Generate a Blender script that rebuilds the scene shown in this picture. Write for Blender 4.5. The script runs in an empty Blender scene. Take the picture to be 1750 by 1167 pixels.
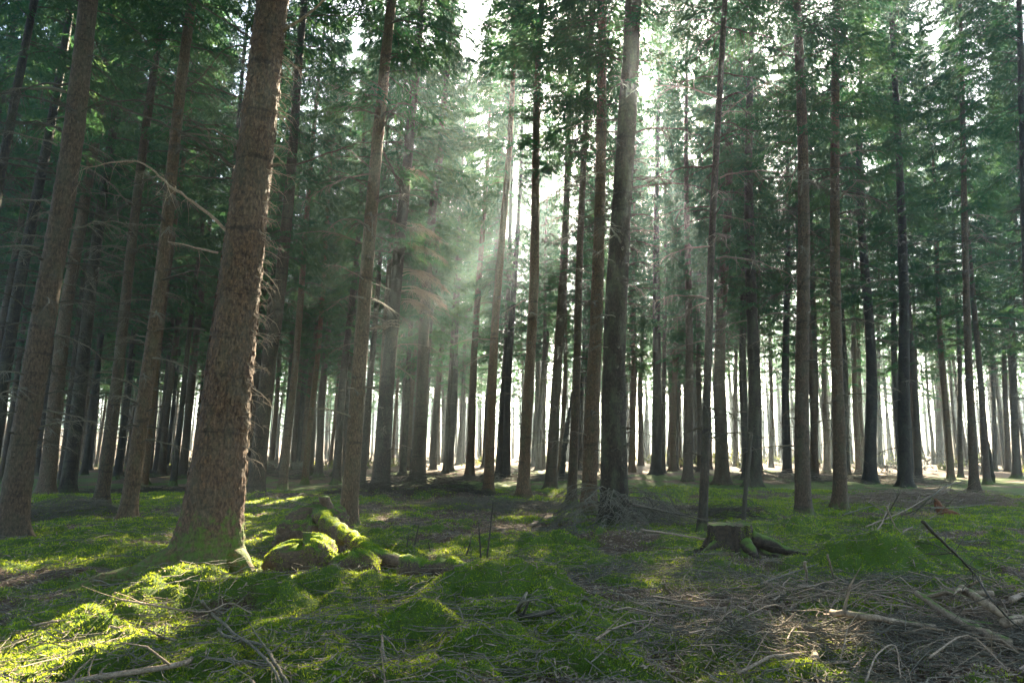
import bpy, math, random
import numpy as np
from mathutils import Vector, Euler, Matrix, noise as mnoise
from math import radians as R, sin, cos, pi

random.seed(7)
rng = np.random.default_rng(11)
sc = bpy.context.scene

# ------------------------------------------------------------------ camera, sky, sun, exposure
W, H = 1750.0, 1167.0
FPX = 1166.7
PITCH = R(9.15)
CAMH = 1.4
cam_d = bpy.data.cameras.new('camera'); cam = bpy.data.objects.new('camera', cam_d)
sc.collection.objects.link(cam); sc.camera = cam
cam_d.lens = 24; cam_d.sensor_width = 36; cam_d.clip_end = 3000; cam_d.clip_start = 0.05
cam.location = (0, 0, CAMH); cam.rotation_euler = (pi / 2 + PITCH, 0, 0)
FWD = np.array([0, cos(PITCH), sin(PITCH)]); UPV = np.array([0, -sin(PITCH), cos(PITCH)]); RT = np.array([1.0, 0, 0])
CAM = np.array([0, 0, CAMH])
def ray(px, py):
    return FWD + RT * (px - W / 2) / FPX + UPV * (H / 2 - py) / FPX
def ground(px, py, z=0.0):
    d = ray(px, py); t = (z - CAMH) / d[2]; return CAM + d * t
def atdepth(px, py, Y):
    d = ray(px, py); return CAM + d * (Y / d[1])
SUN = ray(1101, 158); SUN = SUN / np.linalg.norm(SUN)
SUN_EL = math.asin(SUN[2]); SUN_AZ = math.atan2(SUN[0], SUN[1])

sc.view_settings.view_transform = 'Standard'; sc.view_settings.look = 'None'
sc.view_settings.gamma = 1; sc.view_settings.use_curve_mapping = False
sc.view_settings.exposure = 3.75
sc.cycles.use_denoising = True
sc.cycles.max_bounces = 8; sc.cycles.diffuse_bounces = 3; sc.cycles.transmission_bounces = 4
sc.cycles.volume_bounces = 0; sc.cycles.sample_clamp_indirect = 6.0
sc.cycles.caustics_reflective = False; sc.cycles.caustics_refractive = False

w = bpy.data.worlds.new('World'); sc.world = w; w.use_nodes = True
nt = w.node_tree; N = nt.nodes; L = nt.links
bg = N['Background']
sky = N.new('ShaderNodeTexSky'); sky.sky_type = 'NISHITA'; sky.sun_disc = False
sky.sun_elevation = SUN_EL; sky.sun_rotation = SUN_AZ; sky.air_density = 1.0; sky.dust_density = 1.6; sky.ozone_density = 0.8
bg.inputs['Strength'].default_value = 0.05
# aureole of the low sun in thin mist: a function of the true direction to the sun
geo = N.new('ShaderNodeTexCoord'); vn = N.new('ShaderNodeVectorMath'); vn.operation = 'NORMALIZE'
dt = N.new('ShaderNodeVectorMath'); dt.operation = 'DOT_PRODUCT'; dt.inputs[1].default_value = tuple(SUN)
L.new(geo.outputs['Generated'], vn.inputs[0]); L.new(vn.outputs[0], dt.inputs[0])
def mth(op, a, b=None, nodes=N, links=L):
    m = nodes.new('ShaderNodeMath'); m.operation = op
    for i, v in enumerate((a, b)):
        if v is None: continue
        if isinstance(v, (int, float)): m.inputs[i].default_value = v
        else: links.new(v, m.inputs[i])
    return m.outputs[0]
cl = mth('MAXIMUM', dt.outputs['Value'], 0.0)
core = mth('MULTIPLY', mth('POWER', cl, 12000.0), 900.0)
halo = mth('MULTIPLY', mth('POWER', cl, 90.0), 2.5)
glow = mth('ADD', core, halo)
gc = N.new('ShaderNodeVectorMath'); gc.operation = 'SCALE'; gc.inputs[0].default_value = (1.0, 0.86, 0.68)
L.new(glow, gc.inputs['Scale'])
ad = N.new('ShaderNodeVectorMath'); ad.operation = 'ADD'
L.new(sky.outputs[0], ad.inputs[0]); L.new(gc.outputs[0], ad.inputs[1]); L.new(ad.outputs[0], bg.inputs['Color'])

sd = bpy.data.lights.new('sun', 'SUN'); sd.energy = 5.0; sd.angle = R(0.5); sd.color = (1.0, 0.84, 0.60)
so = bpy.data.objects.new('sun', sd); sc.collection.objects.link(so)
so.rotation_euler = Vector(SUN).to_track_quat('Z', 'Y').to_euler()

# ------------------------------------------------------------------ helpers
COL = sc.collection
def tag(o, label=None, cat=None, group=None, kind=None):
    if label: o['label'] = label
    if cat: o['category'] = cat
    if group: o['group'] = group
    if kind: o['kind'] = kind
    return o
def link(name, data, parent=None, loc=None):
    o = bpy.data.objects.new(name, data); COL.objects.link(o)
    if parent is not None: o.parent = parent
    if loc is not None: o.location = loc
    return o

class G:
    """collects vertices and faces (tris and quads) for ONE mesh"""
    def __init__(s): s.v = []; s.q = []; s.t = []; s.qm = []; s.tm = []; s.n = 0
    def add(s, v, q=None, t=None, m=0):
        v = np.asarray(v, float).reshape(-1, 3)
        if q is not None and len(q):
            q = np.asarray(q, np.int64).reshape(-1, 4); s.q.append(q + s.n); s.qm.append(np.full(len(q), m))
        if t is not None and len(t):
            t = np.asarray(t, np.int64).reshape(-1, 3); s.t.append(t + s.n); s.tm.append(np.full(len(t), m))
        s.v.append(v); s.n += len(v)
    def arrays(s):
        v = np.concatenate(s.v) if s.v else np.zeros((0, 3))
        q = np.concatenate(s.q) if s.q else np.zeros((0, 4), np.int64)
        t = np.concatenate(s.t) if s.t else np.zeros((0, 3), np.int64)
        qm = np.concatenate(s.qm) if s.qm else np.zeros(0, int)
        tm = np.concatenate(s.tm) if s.tm else np.zeros(0, int)
        return v, q, t, qm, tm
    def mesh(s, name, mats, smooth=True):
        return mesh_from(name, *s.arrays(), mats, smooth)
def mesh_from(name, v, q, t, qm, tm, mats, smooth=True):
    me = bpy.data.meshes.new(name)
    me.vertices.add(len(v)); me.vertices.foreach_set('co', v.astype(np.float32).ravel())
    me.loops.add(len(q) * 4 + len(t) * 3)
    me.loops.foreach_set('vertex_index', np.concatenate([q.ravel(), t.ravel()]).astype(np.int32))
    me.polygons.add(len(q) + len(t))
    st = np.concatenate([np.arange(len(q)) * 4, len(q) * 4 + np.arange(len(t)) * 3]).astype(np.int32)
    me.polygons.foreach_set('loop_start', st)
    me.polygons.foreach_set('material_index', np.concatenate([qm, tm]).astype(np.int32))
    me.polygons.foreach_set('use_smooth', np.full(len(q) + len(t), smooth))
    for m in (mats if isinstance(mats, (list, tuple)) else [mats]): me.materials.append(m)
    me.update(calc_edges=True); me.validate()
    return me

# value noise
_T = rng.random((256, 256))
def vn2(x, y, s=0):
    x = np.asarray(x, float) + s * 17.31; y = np.asarray(y, float) + s * 9.77
    xi = np.floor(x).astype(int); yi = np.floor(y).astype(int); fx = x - xi; fy = y - yi
    fx = fx * fx * (3 - 2 * fx); fy = fy * fy * (3 - 2 * fy)
    a = _T[xi % 256, yi % 256]; b = _T[(xi + 1) % 256, yi % 256]; c = _T[xi % 256, (yi + 1) % 256]; d = _T[(xi + 1) % 256, (yi + 1) % 256]
    return (a * (1 - fx) + b * fx) * (1 - fy) + (c * (1 - fx) + d * fx) * fy
def fbm(x, y, o=4, s=0):
    r = 0; a = .5
    for k in range(o): r = r + a * vn2(x * 2 ** k, y * 2 ** k, s + k * 3); a *= .5
    return r / (1 - .5 ** o)

def tube(pts, rad, n=5, cap=False, lump=0.0, seed=0):
    """tapered tube along a polyline; returns verts, quads, tris"""
    P = np.asarray(pts, float); r = np.broadcast_to(np.asarray(rad, float), (len(P),))
    T = np.gradient(P, axis=0); T /= np.linalg.norm(T, axis=1)[:, None] + 1e-9
    up = np.array([0, 0, 1.0]) if abs(T[0][2]) < .9 else np.array([1.0, 0, 0])
    A = np.cross(T, up); A /= np.linalg.norm(A, axis=1)[:, None] + 1e-9; B = np.cross(A, T)
    a = np.arange(n) * 2 * pi / n
    rr = r[:, None] * np.ones((1, n))
    if lump:
        k = np.arange(len(P))
        rr = rr * (1 + lump * (vn2(k[:, None] * .7 + seed, np.cos(a)[None] * 1.5 + 3, 5) + vn2(k[:, None] * .45, np.sin(a)[None] * 1.5 + seed, 8) - 1))
    V = P[:, None, :] + (A[:, None, :] * np.cos(a)[None, :, None] + B[:, None, :] * np.sin(a)[None, :, None]) * rr[:, :, None]
    i = np.arange(len(P) - 1)[:, None] * n; j = np.arange(n)[None, :]; j2 = (j + 1) % n
    Q = np.stack([i + j, i + j2, i + n + j2, i + n + j], -1).reshape(-1, 4)
    V = V.reshape(-1, 3); t = []
    if cap:
        V = np.vstack([V, P[0] - T[0] * r[0] * .12, P[-1] + T[-1] * r[-1] * .12]); c0 = len(V) - 2; c1 = len(V) - 1; b = (len(P) - 1) * n
        for k in range(n): t.append((c0, (k + 1) % n, k)); t.append((c1, b + k, b + (k + 1) % n))
    return V, Q, t
def resample(pts, step):
    P = np.asarray(pts, float)
    # Catmull-Rom smoothing
    if len(P) > 2:
        E = np.vstack([2 * P[0] - P[1], P, 2 * P[-1] - P[-2]]); out = []
        for i in range(1, len(E) - 2):
            k = max(2, int(np.linalg.norm(E[i + 1] - E[i]) / step))
            for t in np.arange(k) / k:
                a, b, c, d = E[i - 1], E[i], E[i + 1], E[i + 2]
                out.append(.5 * (2 * b + (c - a) * t + (2 * a - 5 * b + 4 * c - d) * t * t + (3 * b - a - 3 * c + d) * t ** 3))
        out.append(E[-2]); return np.array(out)
    k = max(2, int(np.linalg.norm(P[1] - P[0]) / step)); t = np.linspace(0, 1, k + 1)[:, None]
    return P[0] * (1 - t) + P[1] * t

# ------------------------------------------------------------------ materials
def mat(name):
    m = bpy.data.materials.new(name); m.use_nodes = True
    nt = m.node_tree; b = nt.nodes['Principled BSDF']; b.inputs['Roughness'].default_value = .85
    b.inputs['Specular IOR Level'].default_value = .25
    return m, nt, nt.nodes, nt.links, b
def noise_n(nt, scale, vec=None, det=4, rough=.6):
    n = nt.nodes.new('ShaderNodeTexNoise'); n.inputs['Scale'].default_value = scale; n.inputs['Detail'].default_value = det; n.inputs['Roughness'].default_value = rough
    if vec is not None: nt.links.new(vec, n.inputs['Vector'])
    return n.outputs['Fac']
def ramp(nt, fac, stops):
    r = nt.nodes.new('ShaderNodeValToRGB'); e = r.color_ramp.elements
    while len(e) < len(stops): e.new(.5)
    for k, (p, c) in enumerate(stops): e[k].position = p; e[k].color = (*c, 1) if len(c) == 3 else c
    nt.links.new(fac, r.inputs[0]); return r.outputs[0]
def mix(nt, fac, a, b):
    m = nt.nodes.new('ShaderNodeMix'); m.data_type = 'RGBA'
    if isinstance(fac, float): m.inputs[0].default_value = fac
    else: nt.links.new(fac, m.inputs[0])
    for k, v in ((6, a), (7, b)):
        if isinstance(v, tuple): m.inputs[k].default_value = (*v, 1)
        else: nt.links.new(v, m.inputs[k])
    return m.outputs[2]
def mt(nt, op, a, b=0.0, clamp=False):
    m = nt.nodes.new('ShaderNodeMath'); m.operation = op; m.use_clamp = clamp
    for i, v in enumerate((a, b)):
        if isinstance(v, (int, float)): m.inputs[i].default_value = v
        else: nt.links.new(v, m.inputs[i])
    return m.outputs[0]
def wpos(nt, sx=1, sy=1, sz=1):
    g = nt.nodes.new('ShaderNodeNewGeometry'); v = nt.nodes.new('ShaderNodeVectorMath'); v.operation = 'MULTIPLY'
    v.inputs[1].default_value = (sx, sy, sz); nt.links.new(g.outputs['Position'], v.inputs[0]); return v.outputs[0], g
def bump(nt, h, b, strength, dist):
    n = nt.nodes.new('ShaderNodeBump'); n.inputs['Strength'].default_value = strength; n.inputs['Distance'].default_value = dist
    nt.links.new(h, n.inputs['Height']); nt.links.new(n.outputs[0], b.inputs['Normal'])

MOSS_A = (.030, .075, .008); MOSS_B = (.120, .190, .018)
def bark_mat(name, dark, mid, light, moss_h=.24, scale=1.0):
    m, nt, N, L, b = mat(name)
    v, g = wpos(nt, 1, 1, .45)
    n1 = noise_n(nt, 38 * scale, v, 5, .7); n2 = noise_n(nt, 5, v, 3)
    c = ramp(nt, n1, [(.28, dark), (.5, mid), (.72, light)])
    green = ramp(nt, n2, [(.45, (0, 0, 0)), (.7, (1, 1, 1))])
    c = mix(nt, mt(nt, 'MULTIPLY', green, .38), c, (.085, .098, .055))
    vb, _g = wpos(nt, .7, .7, 5.5); nb = noise_n(nt, 1.6, vb, 3, .6)
    if scale == 1.0: c = mix(nt, ramp(nt, nb, [(.30, (.6, .6, .6)), (.42, (0, 0, 0))]), c, dark)
    nl = noise_n(nt, 14, g.outputs['Position'], 4, .7)
    c = mix(nt, ramp(nt, nl, [(.62, (0, 0, 0)), (.76, (.35, .35, .35))]), c, (.20, .20, .145))
    oi = N.new('ShaderNodeObjectInfo')
    c2 = N.new('ShaderNodeHueSaturation'); L.new(c, c2.inputs['Color'])
    L.new(mt(nt, 'ADD', mt(nt, 'MULTIPLY', oi.outputs['Random'], .5), .75), c2.inputs['Value'])
    L.new(mt(nt, 'ADD', mt(nt, 'MULTIPLY', oi.outputs['Random'], .35), .8), c2.inputs['Saturation'])
    sp = N.new('ShaderNodeSeparateXYZ'); L.new(g.outputs['Position'], sp.inputs[0])
    n3 = noise_n(nt, 9, g.outputs['Position'], 4)
    hh = mt(nt, 'SUBTRACT', mt(nt, 'MULTIPLY', n3, 2.2 * moss_h), sp.outputs['Z'])
    f = mt(nt, 'MULTIPLY', mt(nt, 'ADD', hh, -.25 * moss_h), 5.0, True)
    f = mt(nt, 'MULTIPLY', f, ramp(nt, noise_n(nt, 16, g.outputs['Position'], 4, .7), [(.40, (.15, .15, .15)), (.58, (.9, .9, .9))]))
    c3 = mix(nt, f, c2.outputs[0], mix(nt, noise_n(nt, 40, g.outputs['Position']), MOSS_A, MOSS_B))
    L.new(c3, b.inputs['Base Color']); b.inputs['Roughness'].default_value = .8
    h = mt(nt, 'ADD', n1, mt(nt, 'MULTIPLY', noise_n(nt, 140 * scale, v, 3), .4))
    bump(nt, h, b, .9, .02)
    return m
M_BARK = bark_mat('spruce_bark', (.012, .008, .005), (.050, .032, .018), (.120, .078, .044))
M_BARKW = bark_mat('spruce_bark_pale', (.020, .012, .007), (.085, .052, .028), (.185, .120, .068))
M_BARKD = bark_mat('spruce_bark_dark', (.007, .005, .004), (.026, .019, .012), (.062, .045, .028))
M_BARKP = bark_mat('spruce_bark_plated', (.020, .011, .005), (.110, .054, .022), (.27, .145, .060), .75)

def wood_mat(name, a, b_, mossy=0.0, sc_=60):
    m, nt, N, L, b = mat(name)
    g = N.new('ShaderNodeNewGeometry'); n1 = noise_n(nt, sc_, g.outputs['Position'], 4, .7)
    c = mix(nt, ramp(nt, n1, [(.3, (0, 0, 0)), (.7, (1, 1, 1))]), a, b_)
    if mossy:
        sp = N.new('ShaderNodeSeparateXYZ'); L.new(g.outputs['Normal'], sp.inputs[0])
        n3 = noise_n(nt, 6, g.outputs['Position'], 4)
        f = mt(nt, 'MULTIPLY', mt(nt, 'SUBTRACT', mt(nt, 'ADD', sp.outputs['Z'], mt(nt, 'MULTIPLY', n3, 1.2)), 1.55 - mossy), 3.0, True)
        c = mix(nt, f, c, mix(nt, noise_n(nt, 60, g.outputs['Position']), MOSS_A, MOSS_B))
    L.new(c, b.inputs['Base Color']); bump(nt, n1, b, .7, .01)
    return m
M_TWIG = wood_mat('dead_twig_wood', (.065, .058, .040), (.20, .175, .122))
M_TWIGD = wood_mat('dark_twig_wood', (.030, .026, .018), (.095, .080, .054))
M_STICK = wood_mat('weathered_stick_wood', (.13, .092, .06), (.38, .29, .20))
M_STICKM = wood_mat('weathered_stick_wood_moss', (.09, .065, .045), (.30, .23, .16), .22)
M_LOGP = wood_mat('pale_barked_log', (.055, .036, .022), (.36, .27, .18), .12, 22)
M_LOGM = wood_mat('mossy_log_bark', (.035, .024, .016), (.14, .095, .06), .40, 30)
M_STUMP = wood_mat('old_stump_wood', (.012, .009, .006), (.070, .048, .032), .42, 25)
M_CUT = wood_mat('cut_wood', (.05, .036, .024), (.17, .125, .085), .15, 18)
M_RED = wood_mat('red_rotten_wood', (.09, .035, .016), (.22, .09, .04), 0, 30)

def leaf_mat(name, a, b_, tr, ns=1.3):
    m, nt, N, L, b = mat(name)
    g = N.new('ShaderNodeNewGeometry'); n1 = noise_n(nt, ns, g.outputs['Position'], 5, .7)
    c = mix(nt, ramp(nt, n1, [(.35, (0, 0, 0)), (.65, (1, 1, 1))]), a, b_)
    d = N.new('ShaderNodeBsdfDiffuse'); t = N.new('ShaderNodeBsdfTranslucent'); mx = N.new('ShaderNodeMixShader'); mx.inputs[0].default_value = tr
    L.new(c, d.inputs[0]); hs = N.new('ShaderNodeHueSaturation'); hs.inputs['Hue'].default_value = .46; hs.inputs['Value'].default_value = 1.9; L.new(c, hs.inputs['Color']); L.new(hs.outputs[0], t.inputs[0])
    L.new(d.outputs[0], mx.inputs[1]); L.new(t.outputs[0], mx.inputs[2])
    L.new(mx.outputs[0], N['Material Output'].inputs['Surface']); N.remove(b)
    return m
M_LEAF = leaf_mat('spruce_needles', (.014, .062, .036), (.042, .100, .030), .38)
M_MOSS = leaf_mat('moss_leaves', (.050, .135, .012), (.230, .340, .022), .45, 5)
M_MOSSD = leaf_mat('grass_leaves', (.05, .085, .02), (.14, .17, .05), .35)

# ground: moss and needle litter by a painted-on vertex mask (what grows where)
def ground_mat():
    m, nt, N, L, b = mat('forest_floor')
    at = N.new('ShaderNodeAttribute'); at.attribute_name = 'moss'
    g = N.new('ShaderNodeNewGeometry'); P = g.outputs['Position']
    n1 = noise_n(nt, 55, P, 5, .75); n2 = noise_n(nt, 7, P, 4); n3 = noise_n(nt, 160, P, 3, .7)
    lit = ramp(nt, n1, [(.25, (.020, .013, .008)), (.45, (.075, .046, .025)), (.6, (.15, .10, .056)), (.78, (.30, .21, .12))])
    ms = mix(nt, n3, MOSS_A, MOSS_B)
    ms = mix(nt, ramp(nt, n2, [(.4, (0, 0, 0)), (.75, (.6, .6, .6))]), ms, (.10, .12, .035))
    f = mt(nt, 'ADD', at.outputs['Fac'], mt(nt, 'MULTIPLY', mt(nt, 'SUBTRACT', n1, .5), 1.6))
    f = ramp(nt, f, [(.38, (0, 0, 0)), (.58, (1, 1, 1))])
    L.new(mix(nt, f, lit, ms), b.inputs['Base Color']); b.inputs['Roughness'].default_value = .9
    bump(nt, mt(nt, 'ADD', n1, mt(nt, 'MULTIPLY', n3, .5)), b, 1.0, .03)
    return m
M_GROUND = ground_mat()

# ------------------------------------------------------------------ terrain
# mounds: pixel x, pixel y of the foot, half-width m, half-depth m, height m, sharpness
MOUNDS = [(1535, 990, .62, .40, .44), (1455, 960, .35, .3, .22), (1620, 978, .55, .33, .26), (1745, 930, .4, .3, .16),
          (718, 1112, .24, .24, .30), (860, 1040, .60, .30, .24), (930, 1030, .3, .25, .12), (420, 1052, .55, .24, .20), (330, 1040, .30, .28, .20),
          (540, 1020, .50, .25, .13), (640, 1025, .5, .3, .10), (262, 1030, .34, .34, .22), (205, 1058, .36, .24, .15), (140, 1082, .40, .22, .10), (60, 1105, .5, .30, .08),
          (1380, 905, .5, .4, .14), (1310, 885, .9, .5, .16), (1560, 900, .8, .5, .10), (760, 930, .6, .4, .12), (900, 930, .5, .3, .10),
          (700, 860, 2.2, 1.0, .28), (560, 930, .9, .5, .18), (100, 1000, .5, .3, .10), (90, 895, 1.2, .6, .2), (460, 860, 1.0, .8, .16),
          (1260, 975, .7, .5, .12), (1060, 930, .9, .6, .18), (1150, 850, 1.6, .9, .22), (960, 850, 1.6, .8, .15), (200, 960, .5, .4, .08),
          (600, 1100, .5, .25, .08), (980, 1110, .4, .25, .07), (900, 1150, .5, .25, .08), (1400, 1060, .7, .4, .06), (300, 880, .8, .5, .12)]
MD = [(*ground(a, b)[:2], c, d, e) for a, b, c, d, e in MOUNDS]
def Hgt(x, y, fine=True):
    x = np.asarray(x, float); y = np.asarray(y, float)
    near = np.exp(-np.maximum(0, np.hypot(x, y) - 60) / 40)
    h = (fbm(x * .22, y * .22, 3, 1) - .5) * .28 * near
    r = np.maximum(0, np.hypot(x, y) - 70); h = h + 16 * (1 - np.exp(-(r / 260) ** 2)) * (.6 + .8 * fbm(x * .006, y * .006, 2, 9))
    h = h + (fbm(x * .06, y * .06, 3, 21) - .5) * 1.5 * np.clip((np.hypot(x, y) - 18) / 45, 0, 1)
    for (mx, my, rx, ry, hh) in MD:
        k = ((x - mx) / rx) ** 2 + ((y - my - ry * .8) / ry) ** 2
        k = k * (.65 + .7 * vn2(x * 4, y * 4, 4))
        h = h + hh * np.exp(-k ** 1.25) * (1.0)
    if fine:
        m = mossmask(x, y)
        h = h + (fbm(x * 2.3, y * 2.3, 2, 2) - .5) * .10 * np.exp(-np.hypot(x, y) / 40)
        nf = np.exp(-np.hypot(x, y) / 30)
        h = h + (m * .6 + .4) * .13 * nf * np.minimum(1, np.abs(fbm(x * 1.7, y * 1.7, 2, 14) - .5) * 5) * (.4 + vn2(x * .9, y * .9, 17))
        h = h + m * .10 * np.abs(fbm(x * 5, y * 5, 3, 3) - .5) * 2 + (fbm(x * 13, y * 13, 2, 6) - .5) * .035
    return h
def mossmask(x, y):
    x = np.asarray(x, float); y = np.asarray(y, float)
    n = fbm(x * .75, y * .75, 4, 12)
    m = (n - .345) * 6 + (fbm(x * 4, y * 4, 2, 33) - .5) * 1.5
    # brown litter and brush at right front, mid band, far ground
    m = m - 1.25 * np.exp(-(((x - 3.9) / 2.3) ** 2 + ((y - 4.6) / 1.8) ** 2))
    m = m - 1.0 * np.exp(-(((x - 1.6) / 1.2) ** 2 + ((y - 7.5) / 1.6) ** 2))
    m = m - .9 * np.exp(-(((x + .3) / 4.5) ** 2 + ((y - 18) / 3.5) ** 2)) - np.clip((y - 27) / 14, 0, 2.0)
    m = m + .9 * np.exp(-(((x - 6) / 3.5) ** 2 + ((y - 9.5) / 2.2) ** 2)) + .5 * np.exp(-(((x + 1) / 4) ** 2 + ((y - 5.5) / 2.5) ** 2))
    for (mx, my, rx, ry, hh) in MD[:18]:
        m = m + 1.4 * np.exp(-(((x - mx) / rx) ** 2 + ((y - my - ry * .7) / ry) ** 2))
    return np.clip(m, 0, 1)
def H1(x, y): return float(Hf(np.array([x]), np.array([y]))[0])

def axis(lo, hi, step, out, growth):
    a = list(np.arange(lo, hi + 1e-6, step)); s = step; x = a[-1]
    while x < out: s *= growth; x += s; a.append(x)
    return a
xr = axis(0, 6.0, .048, 420, 1.055); xs = np.array([-v for v in xr[:0:-1]] + xr)
yf = axis(2.6, 11.0, .045, 620, 1.042); yb = axis(-2.6, 0, .25, 60, 1.25); ys = np.array([-v for v in yb[::-1] if -v < 2.55] + yf)
ys = np.array(sorted(set(np.round(ys, 4))))
X, Y = np.meshgrid(xs, ys); Z = Hgt(X, Y); nx, ny = len(xs), len(ys)
ii = np.arange(ny - 1)[:, None] * nx; jj = np.arange(nx - 1)[None, :]
Q = np.stack([ii + jj, ii + jj + 1, ii + nx + jj + 1, ii + nx + jj], -1).reshape(-1, 4)
def Hf(x, y):
    'height looked up in the finished ground sheet'
    x = np.asarray(x, float); y = np.asarray(y, float)
    i = np.clip(np.searchsorted(xs, x) - 1, 0, nx - 2); j = np.clip(np.searchsorted(ys, y) - 1, 0, ny - 2)
    u = np.clip((x - xs[i]) / (xs[i + 1] - xs[i]), 0, 1); v = np.clip((y - ys[j]) / (ys[j + 1] - ys[j]), 0, 1)
    return (Z[j, i] * (1 - u) + Z[j, i + 1] * u) * (1 - v) + (Z[j + 1, i] * (1 - u) + Z[j + 1, i + 1] * u) * v
V = np.stack([X, Y, Z], -1).reshape(-1, 3)
me = mesh_from('ground', V, Q, np.zeros((0, 3), int), np.zeros(len(Q), int), np.zeros(0, int), M_GROUND)
at = me.attributes.new('moss', 'FLOAT', 'POINT'); at.data.foreach_set('value', mossmask(X, Y).ravel().astype(np.float32))
tag(link('ground', me), kind='structure')

# ------------------------------------------------------------------ sunlit corridors (gaps between crowns where the light comes through)
GAPS = []
def gap(P, r): GAPS.append((np.array(P, float), r))
def gp(px, py, dz=0.0):
    p = ground(px, py); z = H1(p[0], p[1]) + dz; p = ground(px, py, z); return (p[0], p[1], z)
for px, py, dz, r in ((150, 1130, 0, .48), (60, 1090, 0, .38), (255, 1100, 0, .33), (20, 1150, 0, .45), (120, 1160, 0, .4), (330, 1005, .1, .33), (230, 1030, .1, .25), (500, 962, .25, .42), (570, 960, .1, .3),
                      (600, 940, .15, .42), (650, 955, .0, .3), (545, 915, .3, .38), (470, 915, 0, .18), (1400, 1080, .05, .28), (1390, 1120, .05, .2), (870, 830, 0, .3), (630, 815, 0, .3)):
    gap(gp(px, py, dz), r)
for px, py, r in ((190, 1088, .42), (290, 985, .42), (250, 1025, .4), (360, 915, .5), (420, 850, .5), (455, 1015, .3), (430, 905, .35), (560, 880, .4), (600, 825, .4), (520, 930, .45), (590, 955, .5), (640, 960, .4)):
    gap(gp(px, py, .15), r)                                           # two sheets of light, one behind the other
for px, py, r in ((700, 1050, .0), (520, 760 + 40, .6), (560, 840, .45), (480, 850, .45), (640, 812, .6)):
    if r: gap(gp(px, py, .15), r)
for z in (.3, 1.3, 2.4, 3.6, 4.8, 6.0):                               # the near trunk's sunny side
    p = gp(418, 985); gap((p[0] + .06 * z + .12, p[1] + .25, z), .52)
gap(atdepth(1104, 162, 1), .20)
SPRAYS = [(690, 392, 760, 398), (690, 425, 775, 432), (688, 470, 770, 486), (686, 500, 782, 505), (686, 520, 745, 548), (690, 300, 745, 300), (683, 560, 640, 600)]
for q in SPRAYS: gap(atdepth((q[0] + q[2]) / 2, q[3] + 8, 21.5), .55)
for (px, py, Yd, r) in ((780, 420, 17, .5), (740, 490, 15, .4), (700, 400, 19, .4), (800, 210, 20, .4), (840, 340, 20, .4)): gap(atdepth(px, py, Yd), r)
def in_gap(C):
    m = np.zeros(len(C), bool)
    for P, r in GAPS:
        d = C - P; t = d @ SUN
        q = d - t[:, None] * SUN
        m |= ((q * q).sum(1) < r * r) & (t > .5)
    return m

# ------------------------------------------------------------------ branches and crowns
def unit(v): return v / (np.linalg.norm(v) + 1e-9)
def dead_branch(g, L, seed, az=0.0, base=(0, 0, 0), fine=1.0, sides=4, m=0, droop=.15, thick=.017):
    """a dead whorl branch along +X turned by az, with hanging side twigs"""
    r = np.random.default_rng(seed)
    n = 9; t = np.linspace(0, 1, n)
    P = np.stack([L * t, L * .08 * np.cumsum(r.normal(0, .5, n)) * t, L * (.06 * np.sin(t * 3) - droop * t * t + .03 * np.cumsum(r.normal(0, .5, n)))], 1)
    c, s = cos(az), sin(az); Rm = np.array([[c, -s, 0], [s, c, 0], [0, 0, 1]])
    B = np.array(base)
    v, q, _ = tube(P @ Rm.T + B, thick * (1 - .85 * t) * (.6 + .4 * L), sides); g.add(v, q, m=m)
    k = int(16 * L * fine)
    for i in range(k):
        u = r.uniform(.18, 1.0); p = np.array([np.interp(u, t, P[:, a]) for a in range(3)])
        sl = L * r.uniform(.12, .42) * (1.15 - u * .7); sg = r.choice([-1, 1]); a = r.uniform(.5, 1.2)
        d = unit(np.array([cos(a), sg * sin(a), r.uniform(-.5, .1)]))
        tt = np.linspace(0, 1, 4)[:, None]
        Q_ = p + d * sl * tt + np.array([0, 0, -1]) * sl * r.uniform(.1, .7) * tt ** 2
        v, q, _ = tube(Q_ @ Rm.T + B, np.linspace(.0055, .0018, 4) * (.7 + .4 * L), 3); g.add(v, q, m=m)
        for _ in range(int(r.integers(0, 4) * fine)):
            u2 = r.uniform(.3, 1); p2 = p + d * sl * u2 - np.array([0, 0, 1]) * sl * .3 * u2 ** 2
            d2 = unit(d * .6 + r.normal(0, .6, 3) + np.array([0, 0, -.6])) * sl * r.uniform(.2, .5)
            w_ = np.array([p2, p2 + d2, p2 + d2 * .5 + unit(r.normal(0, 1, 3)) * .003]); w_[2] = p2 + unit(r.normal(0, 1, 3)) * .007
            g.add(w_ @ Rm.T + B, t=[(0, 1, 2)], m=m)

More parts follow.
